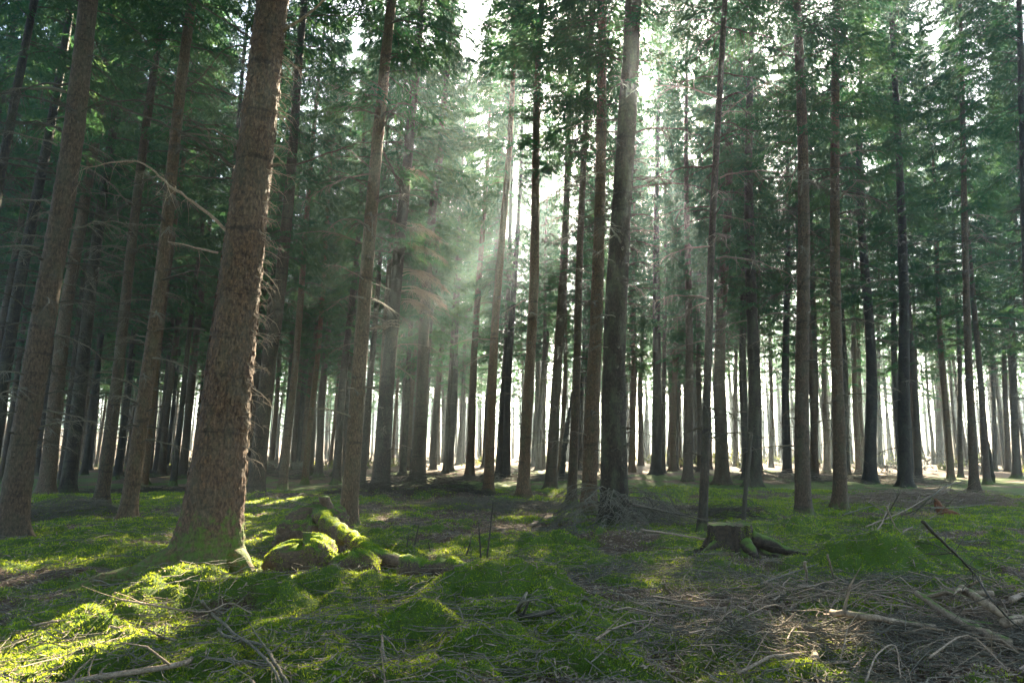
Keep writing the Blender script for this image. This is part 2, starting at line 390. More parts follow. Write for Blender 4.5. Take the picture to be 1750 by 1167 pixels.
def live_branch(g, L, r, az, base, droop, dens=1.0, big=1.0):
    n = 7; t = np.linspace(0, 1, n)
    P = np.stack([L * t, L * .05 * np.cumsum(r.normal(0, .5, n)), L * (.10 * t - droop * t * t + .12 * np.maximum(0, t - .7))], 1)
    c, s = cos(az), sin(az); Rm = np.array([[c, -s, 0], [s, c, 0], [0, 0, 1]]); B = np.array(base)
    v, q, _ = tube(P @ Rm.T + B, .014 * (1 - .85 * t) * (.5 + .4 * L), 3); g.add(v, q, m=1)
    k = max(9, int(19 * L * dens))
    u = np.sort(r.uniform(.15, 1, k)); sg = np.where(np.arange(k) % 2, 1, -1); a = r.uniform(.55, 1.15, k)
    sl = L * .42 * (1.12 - u) * r.uniform(.6, 1.25, k) + .12
    p = np.stack([np.interp(u, t, P[:, i]) for i in range(3)], 1)
    d = np.stack([np.cos(a), sg * np.sin(a), r.uniform(-.35, .05, k)], 1)
    # needle-bearing shoots along each side twig: slim kites
    m_ = 6
    w_ = (np.arange(m_) + .3)[None, :] / m_ * np.ones((k, 1)) + r.uniform(-.05, .05, (k, m_))
    C = p[:, None, :] + d[:, None, :] * (sl[:, None] * w_)[..., None] + np.array([0, 0, -1.]) * (sl[:, None] * .35 * w_ ** 2)[..., None]
    side = r.choice([-1, 1], (k, m_))
    perp = np.stack([-d[:, 1], d[:, 0], np.zeros(k)], 1)
    D = d[:, None, :] * .7 + perp[:, None, :] * (side * r.uniform(.2, .8, (k, m_)))[..., None] + np.array([0, 0, -1.]) * r.uniform(.1, 1.1, (k, m_))[..., None]
    D /= np.linalg.norm(D, axis=2)[..., None]
    Lk = r.uniform(.10, .24, (k, m_))[..., None] * big
    Wd = r.normal(0, 1, (k, m_, 3)); Wd -= (Wd * D).sum(2)[..., None] * D; Wd /= np.linalg.norm(Wd, axis=2)[..., None]
    wd = r.uniform(.011, .024, (k, m_))[..., None] * big
    K = np.stack([C + Wd * wd, C + D * Lk, C - Wd * wd], 2).reshape(-1, 3)
    g.add(K @ Rm.T + B, t=np.arange(len(K)).reshape(-1, 3), m=0)

TREE_H = 26.0
def crown_variant(seed, zb, rmax=2.0, dens=1.0):
    r = np.random.default_rng(seed); g = G(); z = zb
    while z < TREE_H - .3:
        f = (z - zb) / (TREE_H - zb)
        prof = rmax * (1 - f) ** .75 * (.55 + .45 * min(1, f * 6 + .1)) + .15
        for k in range(int(r.integers(4, 7))):
            if f < .12 and r.random() < .35: continue
            Lb = prof * r.uniform(.65, 1.15)
            live_branch(g, Lb, r, r.uniform(0, 2 * pi), (0, 0, z + r.uniform(-.12, .12)), r.uniform(.12, .38) * (1.2 - f), dens * (.88 if z < 14 else .40), 1 if z < 14 else 1.7)
        z += r.uniform(.30, .46)
    return g.arrays()
CROWNS = [crown_variant(100 + k, zb, rm, dn) for k, (zb, rm, dn) in enumerate([(8.2, 2.1, 1.0), (7.2, 1.9, 1.0), (9.0, 2.3, .95), (6.4, 1.9, 1.0), (7.8, 2.4, .9), (5.6, 2.1, .9), (9.6, 2.0, 1.0)])]
CROWN_ZB = [8.2, 7.2, 9.0, 6.4, 7.8, 5.6, 9.6]
CROWN_ME = [mesh_from('crown', *a, [M_LEAF, M_TWIGD], False) for a in CROWNS]

def dead_variant(seed, z0, z1, step, fine):
    r = np.random.default_rng(seed); g = G(); z = z0
    while z < z1:
        f = (z - z0) / (z1 - z0)
        for k in range(int(r.integers(2, 5))):
            if r.random() < .35 * (1 - f): continue
            dead_branch(g, r.uniform(.25, .7) + 1.0 * f * r.uniform(.3, 1), int(r.integers(1e6)), r.uniform(0, 2 * pi), (0, 0, z + r.uniform(-.08, .08)), fine, 3, 0, r.uniform(.0, .35))
        z += step * r.uniform(.7, 1.3)
    return g.arrays()
DEADS = [dead_variant(300 + k, 1.6, 9.0, .42, .8) for k in range(5)]
DEAD_ME = [mesh_from('dead_branches', *a, [M_TWIGD], False) for k, a in enumerate(DEADS)]
DB_ME = []
for k in range(10):
    g = G(); dead_branch(g, 1.0, 500 + k, droop=random.uniform(0, .35)); DB_ME.append(g.mesh('branch', [M_TWIG if k % 2 else M_TWIGD], False))

def trunk_arrays(seed, n=20, rows=70, h=TREE_H, flare=.9):
    r = np.random.default_rng(seed)
    z = (np.linspace(0, 1, rows) ** 1.6) * h; z[0] = -.35
    a = np.arange(n) * 2 * pi / n; A, Zz = np.meshgrid(a, z)
    ph = r.uniform(0, 6, 4)
    rad = (1 - np.clip(Zz, 0, h) / h * .93) ** .85
    lob = .55 + .45 * np.cos(A * r.integers(4, 6) + ph[0]) + .25 * np.cos(A * 3 + ph[1])
    rad = rad + flare * np.exp(-np.clip(Zz, 0, 9) / .17) * np.clip(lob, .15, 1.4) + .22 * np.exp(-np.clip(Zz, 0, 9) / .6)
    rad = rad * (1 + .05 * (vn2(np.cos(A) * 2 + 5, Zz * 1.5 + seed, 3) + vn2(np.sin(A) * 2 + 5, Zz * 1.5, 6) - 1))
    rad = rad + .035 * (vn2(np.cos(A) * 7 + 9, Zz * 9 + seed, 3) + vn2(np.sin(A) * 7 + 9, Zz * 9, 6) - 1)
    # swollen whorls
    wz = np.cumsum(r.uniform(.3, .5, 60))
    for q in wz:
        if q < h: rad = rad + .05 * np.exp(-((Zz - q) / .05) ** 2) * (.5 + .5 * np.cos(A * 2 + q * 7))
    wob = .6 * np.sin(Zz * r.uniform(.2, .45) + ph[2]) * np.clip(Zz / 6, 0, 1); wob2 = .5 * np.cos(Zz * .3 + ph[3]) * np.clip(Zz / 4, 0, 1)
    V = np.stack([rad * np.cos(A) + wob * .8, rad * np.sin(A) + wob2 * .8, Zz], -1).reshape(-1, 3)
    i = np.arange(rows - 1)[:, None] * n; j = np.arange(n)[None, :]; j2 = (j + 1) % n
    Q = np.stack([i + j, i + j2, i + n + j2, i + n + j], -1).reshape(-1, 4)
    return V, Q
TR = [trunk_arrays(40 + k, 18, 90) for k in range(6)]
def trunk_mesh(k, m): V, Q = TR[k]; return mesh_from('trunk', V, Q, np.zeros((0, 3), int), np.zeros(len(Q), int), np.zeros(0, int), m)
TRUNK_ME = {(k, n): trunk_mesh(k, m) for k in range(6) for n, m in (('n', M_BARK), ('w', M_BARKW), ('d', M_BARKD))}
def near_trunk(seed, m, r0):
    V, Q = trunk_arrays(seed, 40, 320, flare=.75)
    g = G(); g.add(V, Q)
    r = np.random.default_rng(seed)
    # snapped-off branch knots in whorls
    z = .5
    while z < 9:
        for k in range(int(r.integers(2, 5))):
            a = r.uniform(0, 2 * pi); rr = (1 - z / TREE_H * .93) ** .85 + .22 * np.exp(-z / .6)
            p = np.array([cos(a) * rr * .93, sin(a) * rr * .93, z + r.uniform(-.05, .05)]); d = np.array([cos(a), sin(a), 0.1]) * r.uniform(.16, .42)
            v, q, t = tube([p, p + d * .5, p + d], np.array([.13, .08, .06]) * r.uniform(.6, 1.1), 5, True)
            v[:, 2] = p[2] + (v[:, 2] - p[2]) * r0; g.add(v, q, t, m=1)
        z += r.uniform(.28, .45)
    return g.mesh('trunk', [m, M_TWIGD])

def carve(ar, M):
    """drop leaves that would stand in a sunlit corridor; None when nothing changes"""
    v, q, t, qm, tm = ar
    Mw = np.array(M); vw = v @ Mw[:3, :3].T + Mw[:3, 3]
    bq = in_gap(vw[q].mean(1)) if len(q) else np.zeros(0, bool)
    bt = in_gap(vw[t].mean(1)) if len(t) else np.zeros(0, bool)
    if bq.sum() + bt.sum() < (60 if len(q) < len(t) else 200): return None
    return v, q[~bq], t[~bt], qm[~bq], tm[~bt]

TREE_XY = []; REAR = []
def spruce(bx, by, wpx, topx, label=None, bark='n', crown=None, dead=True, group=None, boughs=0, yref=650, near=False, P=None, Hs=1.0, name='spruce_tree'):
    if P is None: P = ground(bx, by)
    x, y = P[0], P[1]
    Qt = atdepth(topx, 0, y)
    lean = (Qt[0] - x) / (Qt[2])
    dist = y * cos(PITCH)
    z0 = H1(x, y)
    rt = max(.05, wpx * dist / FPX / 2)
    zr = atdepth(0, yref, y)[2]
    rt = rt * cos(math.atan2(abs(x), y)) * .93 / ((1 - max(0, zr) / TREE_H * .93) ** .85)
    k = len(TREE_XY); TREE_XY.append((x, y, rt))
    if group: REAR.append([None, W / 2 + FPX * x / (y * cos(PITCH)), bark, y])
    root = link(name, None, loc=(x, y, z0 - .02))
    root.rotation_euler = (0, math.atan(lean), 0)
    if group: REAR[-1][0] = root
    spin = random.uniform(0, 2 * pi)
    root.empty_display_size = .2
    tag(root, label, 'tree', group)
    if near: tm = near_trunk(900 + k, {'n': M_BARK, 'w': M_BARKW, 'd': M_BARKD}[bark], rt)
    else: tm = TRUNK_ME[(k % 6, bark)]
    t = link('trunk', tm, root); t.scale = (rt, rt, Hs); t.rotation_euler = (0, 0, spin)
    base = Matrix.Translation(root.location) @ Euler((0, math.atan(lean), 0)).to_matrix().to_4x4()
    def attach(nm, me, ar, rot, s):
        M = base @ Matrix.Rotation(rot, 4, 'Z') @ Matrix.Diagonal((s[0], s[1], s[2], 1))
        c = carve(ar, M)
        if c is not None: me = mesh_from(nm, *c, list(me.materials), False)
        o = link(nm, me, root); o.rotation_euler = (0, 0, rot); o.scale = s; o['kind'] = 'stuff'
        return o
    if crown is None: crown = k % 7
    if crown >= 0:
        attach('crown', CROWN_ME[crown], CROWNS[crown], random.uniform(0, 6.28), (1, 1, Hs))
    if dead:
        j = k % 5; attach('dead_twigs', DEAD_ME[j], DEADS[j], random.uniform(0, 6.28), (.9, .9, Hs * (.8 + .05 * (crown if crown > 0 else 3))))
    # dead branches one can tell apart
    zmax = min(9.0, CAMH + dist * .58)
    boughs = int(boughs * 1.6)
    for b in range(boughs):
        z = 1.3 + (zmax - 1.3) * ((b + random.random()) / boughs)
        a = random.uniform(0, 2 * pi); s = random.uniform(.4, 1.0) * (1 + .09 * z)
        p = (cos(a) * rt * .8, sin(a) * rt * .8, z)
        wp = base @ Vector(p) + Vector((cos(a), sin(a), 0)) * .4 * s
        if in_gap(np.array([tuple(wp)])).any(): continue
        o = link('branch', random.choice(DB_ME), root, p); o.rotation_euler = (random.uniform(-.3, .3), random.uniform(-.25, .4), a); o.scale = (s, s, s)
    return root

# --- trees of the photo: base px, base py, width px, x at the top edge, label, options
NR = dict(near=True)
spruce(15, 938, 52, 150, 'thick knotted spruce trunk leaning right at the far left, second tree from the left edge', 'w', 6, boughs=34, yref=750, **NR)
spruce(-25, 872, 26, 117, 'dark spruce rising from behind the thick knotted trunk at the far left edge', 'd', 6, boughs=18)
spruce(-110, 905, 24, 62, 'slim dark spruce whose trunk leaves the frame at the left edge', 'd', 2, boughs=14)
spruce(77, 850, 28, 188, 'brown spruce just right of the thick knotted trunk at far left', 'w', 6, boughs=20)
spruce(114, 846, 26, 226, 'dark spruce with spreading root foot, third trunk right of the far left thick one', 'd', 2, boughs=18)
spruce(104, 827, 13, 200, 'narrow spruce squeezed behind the dark one with the spreading foot', 'n', 1)
spruce(172, 869, 22, 281, 'greenish spruce standing left of the pinkish brown slim trunk', 'n', 2, boughs=22)
spruce(216, 902, 28, 334, 'slim brown spruce nearest on the left side of the big plated trunk', 'w', 6, boughs=28, yref=700, **NR)
spruce(437, 848, 27, 525, 'grey green spruce directly behind the right side of the big plated trunk', 'n', 4, boughs=12)
spruce(413, 818, 18, 505, 'spruce half hidden behind the right edge of the big plated trunk', 'n', 3)
spruce(275, 815, 12, 365, 'thin distant spruce between the slim brown trunk and the big plated trunk', 'n', 1)
spruce(311, 816, 14, 400, 'distant spruce touching the left side of the big plated trunk', 'n', 3)
spruce(201, 815, 12, 290, 'thin spruce seen just left of the slim brown trunk', 'd', 5)
spruce(150, 808, 11, 230, 'thin spruce behind the dark spruce with spreading foot', 'd', 1)
spruce(594, 903, 28, 668, 'straight brown spruce behind the mossy broken log, sunbeams across its stem', 'w', 0, boughs=22, yref=700, **NR)
spruce(650, 849, 26, 718, 'grey spruce right of the straight brown one, pale in the sunbeams', 'n', 4, boughs=10)
SPRAY_TREE = bpy.data.objects[[o.name for o in sc.objects if o.get('label', '').startswith('grey spruce right of the straight')][0]]
spruce(711, 828, 22, 768, 'spruce behind the dark brush heap, next right of the pale grey one', 'n', 3, boughs=8)
spruce(697, 808, 8, 745, 'very thin spruce just left of the spruce behind the brush heap', 'n', 1)
spruce(740, 808, 10, 790, 'thin distant spruce first right of the brush heap spruce', 'n', 3)
spruce(767, 811, 12, 812, 'thin distant spruce second right of the brush heap spruce', 'd', 5)
spruce(802, 819, 13, 845, 'straight distant spruce third right of the brush heap spruce', 'n', 1)
spruce(834, 845, 16, 880, 'brown spruce with moss at its foot beside a close dark pair', 'w', 6, boughs=8)
spruce(853, 820, 12, 888, 'left stem of the dark pair right of the moss footed brown spruce', 'd', 3)
spruce(864, 822, 13, 900, 'right stem of the dark pair right of the moss footed brown spruce', 'd', 1)
spruce(894, 855, 20, 929, 'reddish brown spruce standing at the middle of the picture', 'w', 2, boughs=14, yref=700)
spruce(941, 836, 18, 984, 'grey spruce next right of the reddish brown middle one', 'n', 0, boughs=8)
spruce(976, 863, 15, 1012, 'slender spruce between the grey one and the pale orange brown trunk', 'n', 6, boughs=10)
spruce(1006, 881, 25, 1031, 'pale orange brown spruce close on the left of the large dark trunk', 'w', 2, boughs=14, yref=700, **NR)
spruce(1049, 898, 45, 1074, 'large dark spruce right of centre with the sun beside its upper trunk', 'd', 2, boughs=16, yref=700, **NR)
spruce(1121, 820, 16, 1128, 'dark spruce first right of the large dark trunk', 'd', 4, boughs=8)
spruce(1133, 816, 8, 1140, 'very thin stem touching the first dark spruce right of the large trunk', 'n', 1)
spruce(1145, 803, 10, 1155, 'distant spruce with flared foot seen second right of the large dark trunk', 'n', 3)
spruce(1200, 912, 15, 1237, 'slender spruce in front standing just left of the cut stump', 'n', 6, boughs=16, yref=700, **NR)
spruce(1234, 833, 22, 1243, 'sturdy spruce behind and just right of the slender one by the cut stump', 'n', 0, boughs=10)
spruce(1287, 837, 24, 1283, 'dark sturdy spruce behind the leaning dead pole', 'd', 3, boughs=12)
spruce(1346, 818, 14, 1340, 'dark spruce between the leaning dead pole and the moss footed trunk', 'd', 5, boughs=6)
spruce(1373, 879, 27, 1361, 'brown knotted spruce with bright moss round its foot, right of the dead pole', 'w', 2, boughs=22, yref=700, **NR)
spruce(1391, 817, 13, 1386, 'green grey spruce peeping out right of the moss footed trunk', 'n', 1)
spruce(1436, 872, 23, 1426, 'warm brown knotted spruce second of the two near stems in the right half', 'w', 0, boughs=20, yref=700, **NR)
spruce(1488, 829, 21, 1468, 'dark green spruce with wide flared foot right of the warm brown pair', 'd', 4, boughs=14)
spruce(1548, 838, 22, 1528, 'dark spruce with a bare pale scar low on its trunk, at the branch tangle', 'd', 6, boughs=14)
spruce(1606, 796, 10, 1590, 'hazy teal spruce standing alone in the bright gap at right', 'n', 5)
spruce(1642, 815, 9, 1622, 'thin spruce just left of the tall pale right hand stem', 'n', 1)
spruce(1666, 850, 16, 1638, 'tall pale stem with a side root at right, beside a leaning dead shoot', 'w', 2, boughs=16, yref=700)
spruce(1723, 808, 10, 1704, 'thin orange brown spruce near the right edge of the picture', 'w', 3)
spruce(1738, 816, 14, 1716, 'knotted spruce standing last but one before the right edge', 'n', 6, boughs=6)
spruce(1775, 870, 20, 1741, 'dark spruce half cut off by the upper right edge', 'd', 2, boughs=16)
far = [(482, 808, 10, 545), (463, 803, 8, 530), (510, 803, 9, 568), (529, 811, 10, 585), (544, 812, 12, 600), (576, 811, 13, 630), (625, 806, 8, 668),
       (1413, 808, 10, 1400), (1453, 795, 8, 1440), (1299, 815, 7, 1296), (1258, 803, 8, 1258), (1188, 800, 7, 1192), (1162, 800, 6, 1166), (1095, 802, 9, 1105),
       (1505, 800, 8, 1492), (920, 808, 8, 950), (958, 812, 8, 985), (992, 806, 8, 1010), (1318, 801, 7, 1312), (1213, 806, 7, 1216), (1700, 806, 8, 1680), (1568, 806, 9, 1550),
       (1172, 802, 9, 1178), (1425, 802, 8, 1412), (240, 806, 8, 315), (255, 808, 8, 335), (180, 806, 9, 265), (60, 812, 13, 150), (35, 806, 11, 120)]
for i, (a, b, c, d) in enumerate(far):
    zone = 'left' if a < 600 else ('middle' if a < 1100 else 'right')
    spruce(a, b, c, d, 'thin far spruce stem standing against the bright misty edge in the %s of the wood' % zone, 'nwd'[i % 3], None, True, 'thin far spruces at the misty edge, %s' % zone)
# fill of the stand behind: the same plantation, rows going back about fifty metres
r_ = np.random.default_rng(5); cnt = 0; tries = 0
while cnt < 185 and tries < 9000:
    tries += 1
    y = r_.uniform(22, 84); x = r_.uniform(-.85, .85) * y
    if y > 50 + 32 * min(1, max(0, .25 - x / y) * 1.7) + r_.normal(0, 3): continue
    if x > -.15 * y and y < 30: continue
    if abs(x) < .74 * y and y < 27: continue
    if min((x - a) ** 2 + (y - b) ** 2 for a, b, _ in TREE_XY) < 2.3 ** 2: continue
    if in_gap(np.array([[x, y, h_] for h_ in np.arange(1, 20, .25)])).sum() > 2: continue
    px = W / 2 + FPX * x / (y * cos(PITCH)); zone = 'left' if px < 600 else ('middle' if px < 1100 else 'right')
    wp = r_.uniform(.26, .40) * FPX / y
    tx = px + (1180 - px) * .105
    spruce(0, 0, wp, tx, 'slim spruce among the rear rows of the stand in the %s of the wood' % zone, 'nwd'[cnt % 3], None, True, 'slim spruces of the rear rows, %s' % zone, P=(x, y, 0))
    cnt += 1

def misty_stems():
    g = G(); r = np.random.default_rng(61); cnt = 0; done = []
    while cnt < 340:
        y = r.uniform(56, 130); x = r.uniform(-.82, .82) * y
        if min((x - a) ** 2 + (y - b) ** 2 for a, b, _ in TREE_XY) < 3 ** 2 or any((x - a) ** 2 + (y - b) ** 2 < 5 for a, b in done): continue
        done.append((x, y)); z = H1(x, y); rt = r.uniform(.12, .22); h = r.uniform(17, 24); le = r.normal(0, .015); n = 9; t = np.linspace(0, 1, n)
        P = np.stack([x + le * h * t + .12 * np.cumsum(r.normal(0, .5, n)), y + 0 * t, z - .3 + h * t], 1)
        v, q, _t = tube(P, rt * np.interp(t, [0, .04, 1], [1.35, 1, .15]), 7); g.add(v, q, m=cnt % 2)
        for _ in range(int(r.integers(14, 30))):
            zz = r.uniform(1.5, 12); a = r.uniform(0, 6.28); L_ = r.uniform(.4, 1.5); p = np.array([x + le * zz, y, z + zz]); d = np.array([cos(a), sin(a), r.uniform(-.5, .1)]) * L_
            v, q, _t = tube([p, p + d], [.03, .01], 3); g.add(v, q, m=2)
        cnt += 1
    for x, y in done:
        if x > .12 * y and r.random() < .5: continue
        z = H1(x, y); k = 230; f = r.random(k) ** .8; a = r.uniform(0, 6.28, k); h = r.uniform(18, 24); zb = r.uniform(7, 10); rad = 2.4 * (1.08 - f) * r.uniform(.2, 1, k)
        C = np.stack([x + rad * np.cos(a), y + rad * np.sin(a), z + zb + f * (h - zb)], 1); D = np.stack([np.cos(a) * .6, np.sin(a) * .6, r.uniform(-.7, -.05, k)], 1) * r.uniform(.4, 1.1, (k, 1)); S = r.normal(0, .16, (k, 3))
        g.add(np.stack([C - S, C + D, C + S], 1).reshape(-1, 3), t=np.arange(3 * k).reshape(-1, 3), m=3)
    tag(link('distant_trees', g.mesh('distant_trees', [M_BARK, M_BARKW, M_TWIG, M_LEAF], False)), 'mass of thin hazy stems beyond the stand in the bright mist', 'trees', kind='stuff')
misty_stems()
LM = [(-200, 'frame edge'), (15, 'thick far left trunk'), (114, 'spread footed spruce'), (216, 'slim brown left trunk'), (352, 'big plated trunk'), (437, 'grey green spruce'), (594, 'log side spruce'),
      (650, 'pale grey spruce'), (711, 'brush heap spruce'), (834, 'moss footed spruce'), (894, 'reddish middle spruce'), (941, 'grey middle spruce'), (1006, 'pale orange trunk'), (1049, 'large dark trunk'),
      (1200, 'slender stump spruce'), (1287, 'dark sturdy spruce'), (1373, 'moss ringed knotted trunk'), (1436, 'warm brown trunk'), (1488, 'flared dark spruce'), (1548, 'scarred dark spruce'), (1666, 'tall pale stem'), (2100, 'frame edge')]
ORD = 'first second third fourth fifth sixth seventh eighth ninth tenth eleventh twelfth thirteenth fourteenth fifteenth sixteenth seventeenth eighteenth nineteenth twentieth'.split()
for (a, na), (b_, nb) in zip(LM[:-1], LM[1:]):
    sel = sorted([t for t in REAR if a <= t[1] < b_], key=lambda t: t[1])
    for i, t in enumerate(sel):
        t[0]['label'] = '%s %s spruce, %s between %s and %s' % ({'n': 'grey', 'w': 'brown', 'd': 'dark'}[t[2]], 'rear' if t[3] < 57 else 'misty far', ORD[i] if i < 20 else 'twenty ' + ORD[min(i - 20, 18)], na, nb)
def far_wood():
    g = G(); r = np.random.default_rng(77)
    for _ in range(420):
        y = r.uniform(190, 290); x = r.uniform(-1.1, 1.1) * y; h = r.uniform(7, 15); z = H1(x, y); k = 110
        f = r.random(k) ** .7; a = r.uniform(0, 6.28, k); rad = h * .22 * (1.05 - f) * r.uniform(.3, 1, k)
        C = np.stack([x + rad * np.cos(a), y + rad * np.sin(a), z + f * h], 1); D = np.stack([np.cos(a) * .7, np.sin(a) * .7, r.uniform(-.7, .2, k)], 1) * r.uniform(.5, 1.3, (k, 1)); S = r.normal(0, .35, (k, 3))
        g.add(np.stack([C - D, C + S, C + D, C - S], 1).reshape(-1, 3), np.arange(4 * k).reshape(-1, 4))
        v, q, _t = tube([(x, y, z - .5), (x, y, z + h)], [.25, .05], 5); g.add(v, q, m=1)
    tag(link('distant_wood', g.mesh('distant_wood', [M_LEAF, M_TWIGD], False)), 'far off line of trees fading into the bright mist', 'wood', kind='stuff')
far_wood()

cnt = 0
while cnt < 36:  # unseen spruces added round the camera to keep open sky light off the foreground
    x = r_.uniform(-17, 17); y = r_.uniform(-20, 8)
    if (y > -1 and abs(x) < .9 * y + 3.2) or math.hypot(x, y) < 2.4 or min((x - a) ** 2 + (y - b) ** 2 for a, b, _ in TREE_XY) < 2.6 ** 2: continue
    k = cnt % 6; rt = r_.uniform(.15, .2); root = link('spruce_tree', None, loc=(x, y, H1(x, y) - .02)); TREE_XY.append((x, y, rt))
    tag(root, 'tall unseen spruce added beside or behind the viewpoint to shade the foreground', 'tree', 'added shade spruces around the viewpoint')
    t = link('trunk', TRUNK_ME[(k, 'n')], root); t.scale = (rt, rt, 1)
    c_ = [0, 2, 6][cnt % 3]; o = link('crown', CROWN_ME[c_], root); o.rotation_euler = (0, 0, cnt * 1.7); o['kind'] = 'stuff'
    cnt += 1

# sunlit dead sprays hanging out from the pale grey spruce
gs = SPRAY_TREE; Mi = (Matrix.Translation(gs.location) @ gs.rotation_euler.to_matrix().to_4x4()).inverted()
for k, q in enumerate(SPRAYS):
    a_ = Mi @ Vector(atdepth(q[0], q[1], gs.location.y)); b_ = Mi @ Vector(atdepth(q[2], q[3], gs.location.y - .5))
    L_ = (b_ - a_).length; g = G()
    for j in range(3): dead_branch(g, L_ * (1 - .2 * j), 700 + k * 3 + j, math.atan2(b_.y - a_.y, b_.x - a_.x) + (j - 1) * .35, (a_.x, a_.y, a_.z + .1 * j), 3.0, 4, 0, .35, .02)
    link('branch', g.mesh('branch', M_STICK, False), gs)['kind'] = 'stuff'

# --- the big plated trunk in the foreground
def big_trunk():
    P = ground(352, 985); x, y = P[0], P[1]; z0 = H1(x, y)
    Qt = atdepth(466, 0, y); lean = (Qt[0] - x) / Qt[2]; dist = y * cos(PITCH)
    root = link('spruce_tree', None, loc=(x, y, z0 - .05)); root.rotation_euler = (0, math.atan(lean), 0)
    tag(root, 'massive spruce trunk in the left foreground with plated bark and a sunlit right edge', 'tree')
    r0 = 82 * dist / FPX / 2 / .95
    n = 230; z = np.concatenate([np.linspace(-.4, 1.0, 110), np.linspace(1.0, 8.5, 470)[1:], np.linspace(8.5, 23, 30)[1:]])
    a = np.arange(n) * 2 * pi / n; A, Zz = np.meshgrid(a, z)
    prof = np.interp(Zz, [-.4, 0, .15, .4, .8, 1.4, 2.6, 5, 8.5, 23], [2.7, 2.15, 1.68, 1.32, 1.13, 1.00, .86, .73, .60, .06])
    prof = prof + np.exp(-np.clip(Zz, -.1, 9) / .30) * .50 * (np.cos(A * 5 + .6) * .6 + .4 * np.cos(A * 3 + 2))
    rad = r0 * prof * (1 + .035 * (vn2(np.cos(A) * 2 + 5, Zz * 1.1, 3) + vn2(np.sin(A) * 2 + 5, Zz * 1.1, 6) - 1))
    CX, CY = rad * np.cos(A), rad * np.sin(A)
    V = np.stack([CX, CY, Zz], -1).reshape(-1, 3)
    disp = np.zeros(len(V)); cell = np.zeros(len(V))
    zf = V[:, 2]
    for i in range(len(V)):
        if zf[i] > 8.6: continue
        p = V[i]; ks = 1 + .09 * p[2]; q = Vector((p[0] * 18 * ks + .5 * mnoise.noise(Vector(p) * 25), p[1] * 18 * ks, p[2] * 12 * (1 + .045 * p[2]) + .6 * mnoise.noise(Vector(p) * 31)))
        (d1, d2, d3, d4), pts = mnoise.voronoi(q)
        e = min(1, (d2 - d1) * 3.2); c = mnoise.cell(pts[0] * 7.3)
        disp[i] = -.007 + .008 * e + .006 * e * c + .003 * mnoise.noise(Vector(p) * 70) + .010 * mnoise.noise(Vector((p[0] * 5, p[1] * 5, p[2] * 2.2))); cell[i] = c
    nrm = np.stack([np.cos(A), np.sin(A), np.zeros_like(A)], -1).reshape(-1, 3)
    V = V + nrm * disp[:, None]
    rows = len(z); i = np.arange(rows - 1)[:, None] * n; j = np.arange(n)[None, :]; j2 = (j + 1) % n
    Q = np.stack([i + j, i + j2, i + n + j2, i + n + j], -1).reshape(-1, 4)
    link('trunk', mesh_from('trunk', V, Q, np.zeros((0, 3), int), np.zeros(len(Q), int), np.zeros(0, int), M_BARKP), root)
    # loose curled bark scales
    r = np.random.default_rng(3); g = G()
    for _ in range(1000):
        zz = r.uniform(.15, 1) ** .8 * 7.5 if r.random() < .5 else r.uniform(.2, 4)
        aa = r.uniform(0, 2 * pi); rr = r0 * np.interp(zz, [0, .15, .4, .8, 1.4, 2.6, 5, 8.5], [1.62, 1.42, 1.22, 1.10, 1.00, .86, .73, .60]) + .004
        s1, s2 = r.uniform(.012, .034), r.uniform(.014, .042); th = s1 / rr; lift = r.uniform(.004, .016); tz = r.normal(0, .3)
        pts = []
        for (u, v_) in ((-1, -1), (0, -1.2), (1, -.8), (1.1, .9), (0, 1.1), (-.9, 1)):
            an = aa + u * th; d = rr + (lift if v_ < 0 else .001) + abs(u) * .003 + .002
            pts.append((d * cos(an), d * sin(an), zz + v_ * s2 + u * s1 * tz))
        g.add(pts, q=[(0, 1, 4, 5), (1, 2, 3, 4)])
    f = link('bark_scales', g.mesh('bark_scales', M_BARKP, False), root); f['kind'] = 'stuff'
    # surface roots
    for dxy in (((-.38, -.26), (-.62, -.42), (-.9, -.62), (-1.25, -.85)), ((.42, -.16), (.62, -.26), (.85, -.36))):
        pts = [(px, py, Hgt(np.array([x + px]), np.array([y + py]))[0] - z0 + .05 + .16 * (1 - k / (len(dxy) - 1)) - .035 * k) for k, (px, py) in enumerate(dxy)]
        Pn = resample([(dxy[0][0] * .5, dxy[0][1] * .5, .3)] + pts, .06); rr = np.linspace(.17, .035, len(Pn))
        v, q, t = tube(Pn, rr, 12, True, .35, 3); gg = G(); gg.add(v, q, t)
        link('root', gg.mesh('root', M_BARKP), root)
    # branches drawn where they leave the trunk
    inv = (Matrix.Translation(root.location) @ root.rotation_euler.to_matrix().to_4x4()).inverted()
    def br(pix, r1, r2, dy=(0, .2), m=M_TWIG, lab=None, tw=1.0):
        pts = []
        for k, (px, py) in enumerate(pix):
            Yd = y + dy[0] + (dy[1] - dy[0]) * k / (len(pix) - 1); pts.append(tuple(inv @ Vector(atdepth(px, py, Yd))))
        Pn = resample(pts, .07); Pn[1:-1] += np.random.default_rng(int(pix[0][1])).normal(0, .006, (len(Pn) - 2, 3))
        v, q, t = tube(Pn, np.linspace(r1, r2, len(Pn)), 6, True, .3, pix[0][0]); g = G(); g.add(v, q, t)
        rr = np.random.default_rng(int(pix[0][0] + pix[0][1]))
        for _ in range(int(len(Pn) * .5 * tw)):
            k = int(rr.integers(len(Pn) // 4, len(Pn))); p = Pn[min(k, len(Pn) - 1)]; Lt = rr.uniform(.08, .35)
            d = unit(rr.normal(0, 1, 3) + np.array([0, 0, -.5])) * Lt
            v, q, t = tube([p, p + d * .5 + rr.normal(0, .02, 3), p + d + np.array([0, 0, -.25 * Lt])], [.0035, .0025, .001], 3); g.add(v, q)
        link('branch', g.mesh('branch', m, False), root)
